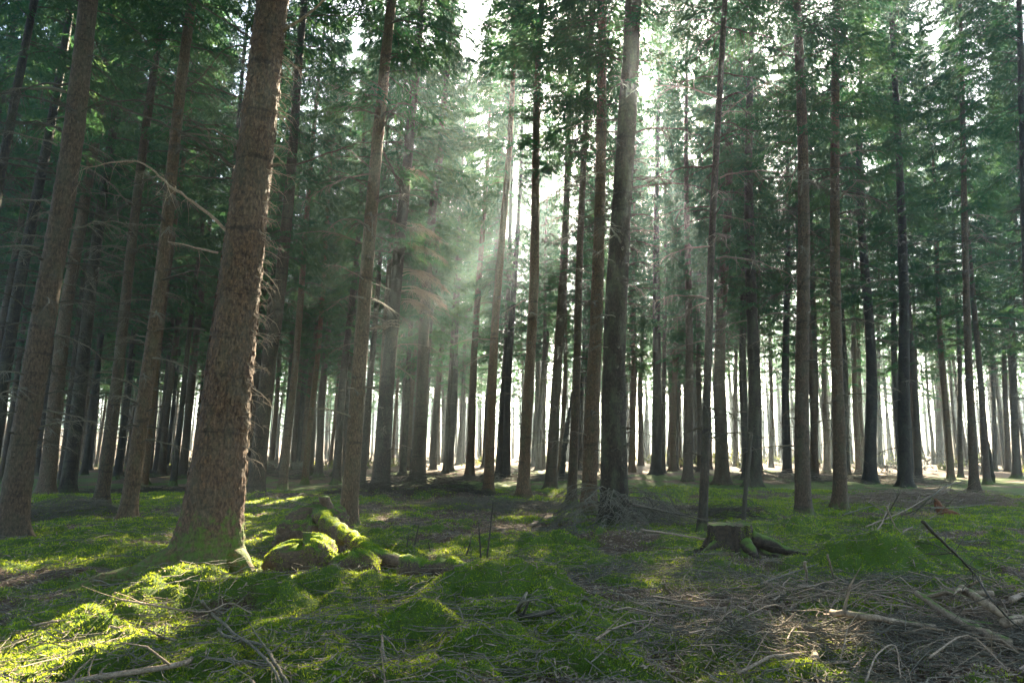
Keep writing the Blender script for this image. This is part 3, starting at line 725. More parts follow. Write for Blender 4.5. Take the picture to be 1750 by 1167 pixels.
    br([(400, 285), (340, 243), (270, 208), (172, 172)], .024, .007, (.1, -.2), M_TWIGD)
    br([(388, 395), (340, 352), (290, 318), (245, 280), (190, 278), (142, 290)], .022, .006, (0, -.4), M_STICK, tw=2.2)
    br([(372, 432), (340, 424), (287, 413)], .016, .006, (0, .1), M_STICK)
    br([(352, 565), (310, 560), (252, 567)], .012, .005, (.1, .2), M_TWIGD)
    br([(395, 305), (340, 303), (272, 296)], .012, .005, (0, .3), M_TWIGD)
    br([(405, 166), (370, 152), (326, 133)], .014, .006, (.1, .3), M_TWIGD)
    br([(428, 65), (390, 38), (345, 10), (320, -20)], .015, .006, (.1, .3), M_TWIGD)
    br([(425, 80), (385, 85), (345, 130)], .012, .004, (.1, .4), M_TWIGD)
    br([(458, 286), (510, 280), (560, 262), (602, 250)], .017, .006, (0, .3), M_TWIGD)
    br([(482, 55), (520, 30), (560, -2)], .022, .012, (0, -.2), M_STICK)
    br([(484, 30), (560, 27), (620, 28)], .010, .005, (.1, .4), M_TWIGD)
    br([(488, 76), (520, 79), (552, 83)], .008, .004, (.0, .2), M_TWIGD)
    br([(440, 410), (475, 411), (508, 410)], .010, .004, (.0, .1), M_TWIGD)
    # sunlit dead twigs hanging along the sunny side
    rr = np.random.default_rng(8)
    for zz in np.linspace(1.5, 6.6, 17):
        g = G()
        for _ in range(6):
            an = rr.uniform(-.5, .45); r1 = r0 * np.interp(zz, [0, 1.4, 2.6, 5, 8.5], [1.5, 1.0, .86, .73, .60])
            p = np.array([cos(an) * r1 * .97, sin(an) * r1 * .97, zz + rr.normal(0, .1)]); Lt = rr.uniform(.08, .34)
            d = np.array([cos(an), sin(an) + rr.normal(0, .3), rr.uniform(-.9, .2)]); d = unit(d) * Lt
            v, q, t = tube([p, p + d * .4, p + d * .8 + np.array([0, 0, -.12 * Lt]), p + d + np.array([0, 0, -.4 * Lt])], [.006, .0045, .003, .0012], 4); g.add(v, q)
            for __ in range(3):
                s = p + d * rr.uniform(.3, .9); e = s + unit(rr.normal(0, 1, 3) + np.array([.3, 0, -.9])) * Lt * .5
                v, q, t = tube([s, e], [.0022, .001], 3); g.add(v, q)
        link('twig_tuft', g.mesh('twig_tuft', M_STICK, False), root)['kind'] = 'stuff'
    M = Matrix.Translation(root.location) @ root.rotation_euler.to_matrix().to_4x4()
    c = carve(CROWNS[2], M); o = link('crown', mesh_from('crown', *c, [M_LEAF, M_TWIGD], False) if c else CROWN_ME[2], root); o['kind'] = 'stuff'
    return x, y, z0, r0
BT = big_trunk()

# ------------------------------------------------------------------ logs, stumps, sticks
def on_ground(pix, lift=0.0):
    out = []
    for k, p in enumerate(pix):
        g_ = ground(p[0], p[1]); z = H1(g_[0], g_[1]) + lift + (p[2] if len(p) > 2 else 0)
        g_ = ground(p[0], p[1], z * .9); out.append((g_[0], g_[1], z))
    return out
def place_mesh(name, g, m, label, cat, group=None, origin=None, smooth=True, kind=None):
    v, q, t, qm, tm = g.arrays()
    if origin is None: origin = np.array([v[:, 0].mean(), v[:, 1].mean(), v[:, 2].min()])
    me = mesh_from(name, v - origin, q, t, qm, tm, m, smooth)
    o = link(name, me, loc=tuple(origin)); return tag(o, label, cat, group, kind)
def stick(pix, r1, r2, label, m=M_STICK, lift=.02, cat='stick', twigs=0, lump=.25, sides=7, name='fallen_stick'):
    Pn = resample(on_ground(pix, lift), .05)
    rr = np.random.default_rng(int(abs(pix[0][0] * 7 + pix[0][1])))
    if len(Pn) > 4: Pn[1:-1] += rr.normal(0, min(r1 * .2, .0035), (len(Pn) - 2, 3))
    twigs = twigs + int(len(Pn) * .12) if cat == 'stick' else twigs + 2
    v, q, t = tube(Pn, np.linspace(r1, r2, len(Pn)), sides, True, lump, pix[0][0]); g = G(); g.add(v, q, t)
    for _ in range(twigs):
        k = int(rr.integers(1, len(Pn) - 1)); p = Pn[k]; d = unit(Pn[k] - Pn[k - 1]); e = unit(d + rr.normal(0, .8, 3) + np.array([0, 0, .35])); Lt = rr.uniform(.1, .5)
        v, q, t = tube([p, p + e * Lt * .5 + rr.normal(0, .015, 3), p + e * Lt + np.array([0, 0, -.1 * Lt])], [r2 * .7, r2 * .5, .0015], 4); g.add(v, q)
    return place_mesh(name, g, m, label, cat)

stick([(100, 1175), (170, 1160), (250, 1148), (310, 1136), (352, 1118)], .020, .012, 'thick brown stick lying across the bottom left sunny moss', M_STICK, twigs=5)
stick([(345, 1035), (368, 1062), (382, 1088), (420, 1098), (452, 1108), (470, 1140), (492, 1172)], .013, .009, 'dark bent branch curving down to the bottom edge left of centre', M_TWIG, .03, twigs=6)
stick([(362, 1052), (400, 1085), (435, 1110), (462, 1142), (480, 1172)], .011, .007, 'straighter branch lying beside the dark bent one at the bottom', M_TWIG, .025, twigs=3)
stick([(185, 1072), (235, 1084), (290, 1094), (350, 1113), (395, 1128), (420, 1150), (436, 1175)], .011, .008, 'long thin grey branch below the big trunk running to the bottom edge', M_STICK, .03, twigs=8)
stick([(200, 1026), (250, 1040), (300, 1047), (356, 1049), (392, 1035), (430, 1052)], .009, .005, 'thin arched branch under the mossy bank below the big trunk', M_STICK, .05, twigs=4)
stick([(288, 1078), (325, 1071), (362, 1066)], .012, .008, 'short pale stick under the big trunk mossy bank', M_STICK)
stick([(350, 1128), (420, 1134), (470, 1142), (510, 1160)], .007, .004, 'slender branch crossing the two dark branches at the bottom', M_TWIG, .03, twigs=5)
stick([(2, 1080), (45, 1072), (98, 1064)], .012, .008, 'pale stick at the left edge on the lit moss', M_STICK)
stick([(20, 1060), (55, 1062), (100, 1063)], .010, .006, 'brown stick just above the pale stick at left edge', M_TWIG)
stick([(653, 1090), (655, 1120), (660, 1145), (657, 1172)], .009, .006, 'wavy upright-lying stick at the bottom middle pointing at the camera', M_STICK, .02, twigs=2)
stick([(655, 1092), (672, 1108), (690, 1142)], .006, .003, 'thin fork stick right of the wavy stick at bottom middle', M_TWIG)
stick([(1018, 1098), (1050, 1076), (1085, 1065), (1117, 1062)], .009, .005, 'pale curved stick on moss at the bottom centre right', M_STICK, .03, twigs=2)
stick([(880, 1053), (905, 1055), (945, 1046)], .016, .022, 'dark forked stick with thick burnt looking end on moss mound', M_TWIGD, .02)
stick([(884, 1047), (893, 1035), (900, 1020)], .018, .012, 'short reddish stub standing off the dark forked stick', M_TWIG, .03)
stick([(1421, 1052), (1480, 1060), (1540, 1068), (1600, 1076)], .024, .019, 'pale bare log with moss spots lying level in the brush at lower right', M_LOGP, .11, 'log', lump=.15, sides=12, name='fallen_log')
stick([(1568, 1018), (1610, 1048), (1660, 1075), (1722, 1104)], .022, .034, 'long slanting pole with mossy patches in the lower right brush', M_STICKM, .11, 'log', lump=.15, sides=10, name='fallen_log')
stick([(1645, 1012, .10), (1680, 1035, .06), (1718, 1060, .02)], .034, .030, 'thick pale log with a cut end facing left in the lower right brush', M_LOGP, .10, 'log', lump=.1, sides=14, name='fallen_log')
stick([(1598, 1016), (1650, 1017), (1698, 1019)], .024, .022, 'pinkish log lying crosswise behind the thick pale cut log', M_LOGP, .11, 'log', lump=.1, sides=12, name='fallen_log')
stick([(1716, 1068), (1760, 1060), (1800, 1054)], .034, .034, 'thick grey log running out of the right edge behind the brush', M_LOGP, .11, 'log', lump=.12, sides=12, name='fallen_log')
stick([(1728, 1028), (1765, 1010)], .024, .022, 'grey pole end at the right edge above the thick grey log', M_STICK, .04)
stick([(1262, 1154), (1312, 1130), (1365, 1120)], .011, .007, 'pale smooth stick at the bottom, left rim of the big brush heap', M_STICK, .03)
stick([(1320, 1152), (1390, 1140), (1450, 1135)], .009, .006, 'whitish stick at the bottom just right of the pale smooth stick', M_STICK, .05)
stick([(1382, 1086), (1388, 1105), (1396, 1128)], .020, .022, 'short whitish log stub standing in the sunny moss patch at lower right', M_LOGP, .04)
stick([(1300, 1092), (1345, 1078), (1400, 1078), (1455, 1082)], .010, .006, 'arched pale stick over the sunny moss patch at lower right', M_STICK, .08, twigs=3)
stick([(1322, 1028), (1345, 1015), (1380, 1020), (1460, 1018)], .010, .006, 'hooked stick above the sunny moss patch', M_STICK, .06, twigs=3)
stick([(1590, 1130), (1640, 1095), (1670, 1100), (1720, 1150)], .0065, .004, 'long arched branch springing over the bottom right brush', M_STICK, .16, twigs=6)
stick([(1480, 1170), (1500, 1125), (1530, 1110), (1540, 1165)], .0055, .0035, 'curved grey branch looping at the bottom edge of the brush heap', M_STICK, .15, twigs=4)
stick([(1580, 925, .9), (1660, 985, .5), (1700, 1040, .3), (1745, 1080, .1)], .010, .006, 'long dark thin branch arching down toward the right edge', M_TWIGD, 0, twigs=4)
stick([(1376, 966, .3), (1380, 1010)], .014, .012, 'upright broken stick in the brush right of the cut stump', M_STICK, 0)
stick([(1415, 955, .25), (1425, 990)], .011, .008, 'second upright stick right of the stump, thinner and leaning', M_STICK, 0)
stick([(1308, 922, .1), (1330, 934, .05), (1351, 948)], .020, .015, 'short dark log leaning on the right side of the cut stump', M_TWIG, .02)
stick([(908, 897), (930, 888), (950, 883)], .035, .03, 'pale broken piece of log on the litter in the middle distance', M_STICK, .03)
stick([(1095, 908, .25), (1150, 915, .18), (1225, 925, .1)], .018, .012, 'grey pole propped between the large dark trunk and the stump', M_STICK, .02)
stick([(1078, 870, .75), (1140, 880, .5), (1232, 897, .25)], .016, .010, 'dark slanting branch coming down from the large dark trunk to the stump', M_TWIGD, .02, twigs=4)
stick([(1300, 1000, .1), (1400, 965, .12), (1480, 945, .1)], .010, .006, 'thin stick between the cut stump and the green hummock', M_TWIG, 0, twigs=2)
stick([(585, 845), (640, 838), (700, 836)], .02, .015, 'grey stick lying at the foot of the pale grey spruce', M_STICK)
stick([(200, 838), (260, 834), (315, 832)], .07, .05, 'pale fallen log lying behind the slim brown spruce at left', M_LOGP, .06, 'log', sides=10, name='fallen_log')
stick([(435, 868), (500, 870), (560, 880)], .02, .012, 'thin grey stick on the moss right of the big trunk', M_STICK, .03)
stick([(430, 845), (500, 858), (560, 885), (575, 895)], .016, .01, 'long thin branch lying behind the mossy broken log', M_TWIG, .04)
# branch tangle beneath the scarred dark spruce
tang = [((1470, 850), (1530, 880, .15), (1600, 860, .4)), ((1480, 900), (1545, 875, .2), (1590, 850, .3)), ((1500, 905), (1518, 880, .3), (1538, 850, .6)), ((1515, 870, .4), (1530, 900), (1545, 915)),
        ((1440, 880), (1500, 865, .1), (1560, 868, .1)), ((1540, 910), (1600, 880, .1), (1640, 850, .5)), ((1560, 880, .1), (1610, 840, .5), (1650, 825, .6)), ((1490, 920), (1510, 890, .2), (1520, 862, .2)), ((1590, 870, .2), (1640, 868, .1), (1700, 860, .1))]
TL = ['longest rising grey branch in the tangle under the scarred spruce', 'low grey branch pointing up right inside the tangle', 'upright thin dead branch at the left of the tangle', 'short branch leaning left in the heart of the tangle', 'flat grey branch at the back of the tangle', 'branch rising toward the small red stump at the tangle', 'topmost branch of the tangle slanting up to the right', 'steep short branch at the front left of the tangle', 'outermost right branch of the tangle by the tall pale stem']
for k, p in enumerate(tang):
    stick(list(p), .015, .007, TL[k], M_STICK if k % 2 else M_TWIG, .03, twigs=5)['group'] = 'tangle of dead branches by the scarred spruce'

# standing dead poles and shoots
def pole(p0, p1, Yd_scale, r1, r2, label, bend=0.0, m=M_TWIGD, twigs=6, name='dead_pole', mid=None):
    g0 = ground(*p0); Yd = g0[1]; z0 = H1(g0[0], g0[1]) - .05
    a = np.array([g0[0], Yd, z0]); b = atdepth(p1[0], p1[1], Yd)
    pts = [a, b] if mid is None else [a, atdepth(mid[0], mid[1], Yd), b]
    Pn = resample(pts, .1); rr = np.random.default_rng(int(p0[0]))
    Pn[1:] += rr.normal(0, r1 * .12, (len(Pn) - 1, 3))
    v, q, t = tube(Pn, np.linspace(r1, r2, len(Pn)), 10, True, .2, 3); g = G(); g.add(v, q, t)
    for _ in range(twigs):
        k = int(rr.integers(len(Pn) // 4, len(Pn))); p = Pn[k]; e = unit(rr.normal(0, 1, 3)); Lt = rr.uniform(.1, .45) * (r1 / .05) ** .5
        v, q, t = tube([p, p + e * Lt * .5, p + e * Lt - np.array([0, 0, .1])], [r2 * .4, r2 * .3, .002], 4); g.add(v, q)
    return place_mesh(name, g, m, label, 'pole' if name == 'dead_pole' else 'sapling')
pole((1269, 890), (1284, 742), 1, .048, .036, 'leaning dark dead pole standing between two spruces behind the stump', m=M_TWIGD)
pole((1697, 822), (1675, 705), 1, .10, .05, 'leaning curved dead shoot beside the tall pale stem at right', mid=(1690, 765), m=M_BARKD)
pole((700, 808), (735, 590), 1, .14, .06, 'thin crooked dead stem leaning in the middle distance right of the pale grey spruce', mid=(712, 730), m=M_BARKD)
pole((960, 822), (985, 640), 1, .15, .06, 'crooked dead stem standing behind the grey spruce near the middle', mid=(968, 740), m=M_BARKD)
pole((292, 806), (300, 765), 1, .14, .05, 'short dark snag in the mist between the left spruces', m=M_BARKD, twigs=10)
for k, (a, b, lab) in enumerate([((832, 952), (843, 856), 'tallest leafless upright sprig growing from the mossy rotten log'), ((822, 950), (818, 892), 'bare sprig just left of the tallest one on the rotten log'),
                                 ((796, 946), (806, 916), 'short bare sprig left of the two upright sprigs on the rotten log'), ((705, 945), (716, 897), 'twiggy little sapling by the near end of the sunlit mossy log'), ((694, 948), (698, 915), 'tiny bare sprig at the left of the twiggy sapling'),
                                 ((738, 948), (732, 926), 'stubby bare sprig at the left end of the rotten log')]):
    pole(a, b, 1, .014, .006, lab, m=M_TWIGD, twigs=5, name='bare_sapling')

def lump_mesh(g, c, rx, ry, rz, seed, n=48, top=None, rough=.25, power=2.0):
    u = np.linspace(0, 2 * pi, n, endpoint=False); v_ = np.linspace(.0, .62 * pi, n // 2)
    U, Vv = np.meshgrid(u, v_)
    sx = np.sign(np.cos(U)) * np.abs(np.cos(U)) ** (2 / power); sy = np.sign(np.sin(U)) * np.abs(np.sin(U)) ** (2 / power)
    s = np.sin(Vv) ** (2 / power); cz = np.sign(np.cos(Vv)) * np.abs(np.cos(Vv)) ** (2 / power)
    k = 1 + rough * ((fbm(sx * 1.3 + 5 + seed, sy * 1.3 + cz * 1.1 + 7, 3, seed) - .5) * 2 + .9 * (fbm(sx * 4 + 9, sy * 4 + cz * 5 + seed, 2, seed + 2) - .5) + .5 * (fbm(sx * 11 + 19 + cz * 6, sy * 11 + cz * 9 + seed, 2, seed + 4) - .5))
    k = k - .10 * np.clip(np.sin(U * 3 + seed) * 2 - 1, 0, 1) * s
    P = np.stack([c[0] + rx * s * sx * k, c[1] + ry * s * sy * k, c[2] + rz * cz * k * (1 + .12 * sx)], -1)
    m = n // 2; i = np.arange(m - 1)[:, None] * n; j = np.arange(n)[None, :]; j2 = (j + 1) % n
    g.add(P.reshape(-1, 3), np.stack([i + n + j, i + n + j2, i + j2, i + j], -1).reshape(-1, 4))

def fuzz(g, arr, dens, h, seed, upmin=-.1, m=1, mask=None):
    """short moss leaves over a surface"""
    v, q = arr[0], arr[1]; r = np.random.default_rng(seed)
    a, b, c, d = v[q[:, 0]], v[q[:, 1]], v[q[:, 2]], v[q[:, 3]]
    nr = np.cross(c - a, d - b); ar = np.linalg.norm(nr, axis=1) / 2; nr = nr / (2 * ar[:, None] + 1e-12)
    w_ = ar * (nr[:, 2] > upmin); ce = v[q].mean(1)
    w_ = w_ * np.clip((fbm(ce[:, 0] * 7 + ce[:, 2] * 5 + 40, ce[:, 1] * 7 + 40, 3, 51) - .36) * 7, .06, 1); k = int(w_.sum() * dens); f = r.choice(len(q), k, p=w_ / w_.sum())
    s, t = r.random((k, 1)), r.random((k, 1))
    p = (a[f] * (1 - s) + b[f] * s) * (1 - t) + (d[f] * (1 - s) + c[f] * s) * t
    moss_tris(g, p, nr[f], h, r, m)
def moss_tris(g, p, nr, h, r, m=0):
    k = len(p); h = np.broadcast_to(h, (k,))[:, None]
    d = nr + r.normal(0, .55, (k, 3)); d /= np.linalg.norm(d, axis=1)[:, None]
    s = np.cross(d, r.normal(0, 1, (k, 3))); s /= np.linalg.norm(s, axis=1)[:, None]
    hh = h * r.uniform(.5, 1.3, (k, 1)); w_ = h * r.uniform(.13, .26, (k, 1))
    V = np.stack([p - s * w_ - d * h * .1, p + s * w_ - d * h * .1, p + d * hh], 1).reshape(-1, 3)
    g.add(V, t=np.arange(3 * k).reshape(-1, 3), m=m)

def mossy_thing(name, label, cat, parts, dens=9000, h=.018, base=M_STUMP, upmin=-.05, kids=()):
    g = G(); seed = int(abs(parts[0][0][0] * 100)) % 90
    for (c, rx, ry, rz, pw, rg) in parts: lump_mesh(g, c, rx, ry, rz, seed, 48, rough=rg, power=pw)
    v, q, t, qm, tm = g.arrays(); o0 = np.array([v[:, 0].mean(), v[:, 1].mean(), v[:, 2].min()])
    root = link(name, mesh_from(name, v - o0, q, t, qm, tm, base), loc=tuple(o0)); tag(root, label, cat)
    gm = G(); fuzz(gm, (v - o0, q), dens, h, seed + 1, upmin, 0)
    c = link('moss', gm.mesh('moss', M_MOSS, False), root); c['kind'] = 'stuff'
    return root
def gpt(px, py): p = ground(px, py); return p[0], p[1], H1(p[0], p[1])
# boulder-like mossy stump heads beside the big trunk
a = gpt(500, 990); mossy_thing('mossy_stump', 'bright mossy block glowing in sunlight just right of the big trunk foot', 'stump', [((a[0], a[1] + .3, a[2] + .10), .38, .27, .30, 3.2, .22), ((a[0] + .24, a[1] + .22, a[2] + .06), .22, .2, .22, 2.4, .25)], base=M_LOGM)
a = gpt(592, 998); mossy_thing('mossy_stump', 'dark green moss covered wedge beside the glowing mossy block', 'stump', [((a[0], a[1] + .25, a[2] + .06), .30, .24, .26, 2.8, .25)], base=M_LOGM)
# broken stump and the mossy log that slopes down from it
a = gpt(538, 948); A0 = np.array(a)
g = G(); lump_mesh(g, (a[0] - .18, a[1] + .40, a[2] + .02), .52, .36, .48, 7, 72, rough=.55, power=2.4)
Ps = resample([(a[0] - .02, a[1] + .42, a[2] + .25), (a[0], a[1] + .42, a[2] + .5), (a[0] + .01, a[1] + .42, a[2] + .74)], .06)
v, q, t = tube(Ps, np.linspace(.11, .085, len(Ps)), 14, True, .9, 3); g.add(v, q, t)
o = place_mesh('broken_stump', g, M_LOGM, 'dark broken old stump with a standing stub at the head of the sloping mossy log', 'stump')
gm = G(); vv = np.array([tuple(x.co) for x in o.data.vertices]); qq = np.array([tuple(p.vertices) for p in o.data.polygons if len(p.vertices) == 4]); fuzz(gm, (vv, qq), 5000, .02, 3, .55, 0)
c = link('moss', gm.mesh('moss', M_MOSS, False), o); c['kind'] = 'stuff'
def mossy_log(pix, r1, r2, label, dens=9000, up=.0, base=M_LOGM, h=.018, seed=2, start=None):
    Pn = resample(([start] if start else []) + on_ground(pix, r1 * .5), .05); v, q, t = tube(Pn, np.linspace(r1, r2, len(Pn)), 20, True, .5, seed); g = G(); g.add(v, q, t)
    o = place_mesh('mossy_log', g, base, label, 'log'); o0 = np.array(o.location)
    gm = G(); fuzz(gm, (v - o0, q[:, ::-1]), dens, h, seed, up, 0); fuzz(gm, (v - o0, q), dens, h, seed, up, 0)
    c = link('moss', gm.mesh('moss', M_MOSS, False), o); c['kind'] = 'stuff'; return o
mossy_log([(640, 950, .10), (682, 962, .0)], .115, .085, 'sunlit mossy log sloping down to the right from the broken stump', start=(a[0] - .05, a[1] + .30, a[2] + .46))
mossy_log([(680, 975, .06), (740, 977, .06), (820, 981, .06), (895, 989, .04)], .13, .10, 'dark rotten log with mossy top and bare sprigs lying in the centre', up=.35, seed=5)
mossy_log([(470, 1000), (505, 990)], .05, .04, 'short mossy root beside the glowing block', seed=7)

# cut stump at right of centre
def cut_stump():
    px, py = 1262, 962; a = gpt(px, py); x, y, z = a[0], a[1] + .3, a[2]
    r0 = .28; hgt = .36; n = 96; zz = np.linspace(-.12, 1, 40); A, Zz = np.meshgrid(np.arange(n) * 2 * pi / n, zz)
    fl = np.exp(-np.clip(Zz, 0, 2) / .28); lob = .55 + .5 * np.cos(A * 5 + .4) + .3 * np.cos(A * 3 + 1)
    rad = r0 * (1 + .9 * fl * np.clip(lob, .1, 1.4) + .10 * (fbm(np.cos(A) * 2 + 5, np.sin(A) * 2 + Zz * 2, 3, 4) - .5) + .26 * (fbm(np.cos(A) * 9 + 5, np.sin(A) * 9 + Zz * 1.2, 3, 8) - .5))
    V = np.stack([rad * np.cos(A), rad * np.sin(A), Zz * hgt + (Zz > .9) * .07 * (fbm(A * 4, A * 0, 3, 2) - .5)], -1).reshape(-1, 3)
    i = np.arange(39)[:, None] * n; j = np.arange(n)[None, :]; j2 = (j + 1) % n
    Q = np.stack([i + j, i + j2, i + n + j2, i + n + j], -1).reshape(-1, 4)
    root = link('cut_stump', mesh_from('cut_stump', V, Q, np.zeros((0, 3), int), np.zeros(len(Q), int), np.zeros(0, int), M_STUMP), loc=(x, y, z)); tag(root, 'broad flat cut stump with spreading roots, green moss on its left side', 'stump')
    g = G(); ring = V[-n:]; g.add(np.vstack([ring * [1, 1, 1], ring * [.5, .5, 1] + [0, 0, .012], [[0, 0, hgt + .008]]]), [(k, (k + 1) % n, n + (k + 1) % n, n + k) for k in range(n)], [(n + k, n + (k + 1) % n, 2 * n) for k in range(n)])
    link('cut_face', g.mesh('cut_face', M_CUT), root)
    for pts, r1 in (([(.25, -.1, .2), (.55, -.22, .08), (.9, -.35, .0)], .10), ([(-.2, -.15, .15), (-.4, -.3, .03)], .08), ([(.1, -.28, .15), (.16, -.55, .0)], .09)):
        Pn = resample(pts, .05); v, q, t = tube(Pn, np.linspace(r1, .03, len(Pn)), 10, True, .5, 3); gg = G(); gg.add(v, q, t); link('root', gg.mesh('root', M_STUMP), root)
    gm = G(); sel = V[Q].mean(1); k = (sel[:, 0] < -.02) | (sel[:, 1] < -.15); kk = k & (vn2(sel[:, 0] * 8, sel[:, 2] * 8, 4) > .42); fuzz(gm, (V, Q[kk]), 7000, .016, 4, -2, 0)
    c = link('moss', gm.mesh('moss', M_MOSS, False), root); c['kind'] = 'stuff'
cut_stump()
# small red rotten stump
a = gpt(1613, 880); g = G()
Pn = resample([(a[0] + .1, a[1] + .1, a[2] - .05), (a[0], a[1] + .1, a[2] + .12), (a[0] - .1, a[1] + .1, a[2] + .34)], .04); v, q, t = tube(Pn, np.linspace(.17, .03, len(Pn)), 14, True, .6, 9); g.add(v, q, t)
v, q, t = tube(resample([(a[0], a[1] + .1, a[2] + .06), (a[0] + .22, a[1] + .05, a[2] + .03), (a[0] + .34, a[1], a[2] - .02)], .05), .05, 8, True, .5, 4); g.add(v, q, t)
place_mesh('rotten_stump', g, M_RED, 'small pointed reddish rotten stump on the moss at right', 'stump')

# ------------------------------------------------------------------ brush heaps (uncountable twigs)
def twigs_heap(cx, cy, rx, ry, h, n, Lr, rr_, seed, g):
    r = np.random.default_rng(seed)
    for _ in range(n):
        a = r.uniform(0, 2 * pi); q_ = math.sqrt(r.random()); x = cx + rx * q_ * cos(a); y = cy + ry * q_ * sin(a)
        Ln = r.uniform(*Lr); th = r.uniform(0, 2 * pi); d = np.array([cos(th), sin(th), r.normal(0, .18)]); bend = r.normal(0, .22, 3) * Ln
        top = h * max(.05, 1 - q_ ** 2)
        c = np.array([x, y, 0]); k = 6; t = np.linspace(-.5, .5, k)[:, None]
        P = c + d * Ln * t + bend * (t * t - .25) + r.normal(0, .012 * Ln, (k, 3))
        hz = Hf(P[:, 0], P[:, 1]); P[:, 2] = P[:, 2] * .8 + hz.max() * .3 + hz * .7 + r.uniform(.0, 1) * top + .012
        P[:, 2] = np.maximum(P[:, 2], hz + .002)
        r1 = r.uniform(*rr_)
        v, q, _t = tube(P, np.linspace(r1, r1 * .35, k), 3); g.add(v, q)
        for __ in range(int(r.integers(0, 4))):
            i = int(r.integers(1, k)); p = P[i]; e = unit(d * r.choice([-1, 1]) + r.normal(0, .7, 3)); e[2] = abs(e[2]) * .4; l2 = Ln * r.uniform(.12, .35)
            v, q, _t = tube([p, p + e * l2 * .6 + r.normal(0, .01, 3), p + e * l2 - [0, 0, .02]], [r1 * .45, r1 * .35, r1 * .15], 3); g.add(v, q)
def heap(px, py, rx, ry, h, n, Lr, rr_, seed, m, label):
    p = ground(px, py); g = G(); twigs_heap(p[0], p[1], rx, ry, h, n, Lr, rr_, seed, g)
    place_mesh('brush_heap', g, m, label, 'brush', kind='stuff', smooth=True)
heap(1560, 1125, 1.9, .62, .10, 760, (.15, .75), (.002, .0055), 1, M_TWIG, 'large heap of thin brown brushwood filling the lower right corner')
heap(1600, 1075, 2.4, 1.3, .06, 520, (.25, 1.0), (.003, .010), 2, M_STICK, 'scattered grey sticks all over the lower right brush heap')
heap(1400, 1020, 1.5, .7, .06, 330, (.15, .7), (.002, .006), 3, M_TWIG, 'loose twigs strewn between the cut stump and the brush')
heap(1120, 985, 1.2, .8, .05, 330, (.15, .6), (.002, .006), 4, M_TWIG, 'fine twigs on the bare ground left of the cut stump')
heap(700, 855, 2.4, 1.2, .55, 800, (.3, 1.3), (.004, .010), 5, M_TWIGD, 'dark mound of dead spruce brush in the middle distance')
heap(860, 870, 2.2, 1.3, .2, 450, (.3, 1.2), (.004, .010), 6, M_TWIG, 'brown brushwood spread round the reddish middle spruce')
heap(95, 893, 1.2, .7, .28, 420, (.25, .9), (.004, .009), 7, M_TWIG, 'low nest of grey brush behind the far left trunk')
heap(1150, 880, 2.0, 1.2, .18, 450, (.3, 1.2), (.003, .009), 8, M_TWIGD, 'brushwood between the large dark trunk and the stump')
heap(1580, 862, 2.6, 1.4, .30, 500, (.4, 1.6), (.005, .014), 9, M_STICK, 'thin grey sticks under the scarred dark spruce at right')
heap(260, 840, 2.5, 1.5, .15, 300, (.4, 1.4), (.005, .012), 10, M_TWIGD, 'dead brush on the ground behind the left spruces')
heap(1440, 825, 5, 2.5, .35, 450, (.5, 2.0), (.008, .02), 11, M_TWIG, 'brown brush under the far trees at right')
heap(900, 822, 5, 2.5, .30, 400, (.5, 2.0), (.008, .02), 12, M_TWIG, 'brown brush under the far trees in the middle')
heap(400, 812, 7, 4, .5, 420, (.6, 2.2), (.01, .025), 13, M_TWIGD, 'dark undergrowth brush under the far trees at left')
def undergrowth():
    g = G(); r = np.random.default_rng(91)
    for _ in range(700):
        y = r.uniform(46, 105); x = r.uniform(-.82, .82) * y; h = r.uniform(.25, 1.3) * r.uniform(.4, 1.2); z = H1(x, y); k = 46
        if fbm(x * .12, y * .12, 2, 41) < .47: continue
        a = r.uniform(0, 6.28, k); f = r.random(k); rad = h * r.uniform(.2, 1.4, k)
        C = np.stack([x + rad * np.cos(a), y + rad * np.sin(a), z + f * h], 1); D = r.normal(0, .16, (k, 3)); D[:, 2] = np.abs(D[:, 2]) * 1.4; S = r.normal(0, .05, (k, 3))
        g.add(np.stack([C - S, C + D, C + S], 1).reshape(-1, 3), t=np.arange(3 * k).reshape(-1, 3), m=int(r.integers(0, 2)))
    tag(link('undergrowth', g.mesh('undergrowth', [M_MOSSD, M_TWIG], False)), 'low bushes and bracken along the far bright edge of the wood', 'undergrowth', kind='stuff')
undergrowth()
# drooping dead boughs around the foot of the large dark trunk
def skirt():
    p = ground(1049, 898); g = G(); r = np.random.default_rng(4)
    for k in range(46):
        a = r.uniform(pi * .75, pi * 2.25); x = p[0] + cos(a) * .3; y = p[1] + sin(a) * .3
        dead_branch(g, r.uniform(.7, 1.5), int(r.integers(1e6)), a, (x, y, r.uniform(.15, .75)), 1.5, 4, 0, r.uniform(.3, .7), .010)
    v, q, t, qm, tm = g.arrays(); hz = Hf(v[:, 0], v[:, 1]); v[:, 2] = np.maximum(v[:, 2], hz + .004 + r.uniform(0, .02, len(v)))
    o0 = np.array([p[0], p[1], 0]); tag(link('dead_boughs', mesh_from('dead_boughs', v - o0, q, t, qm, tm, M_TWIG, False), loc=tuple(o0)), 'drooping dead boughs heaped round the foot of the large dark trunk', 'brush', kind='stuff')
skirt()

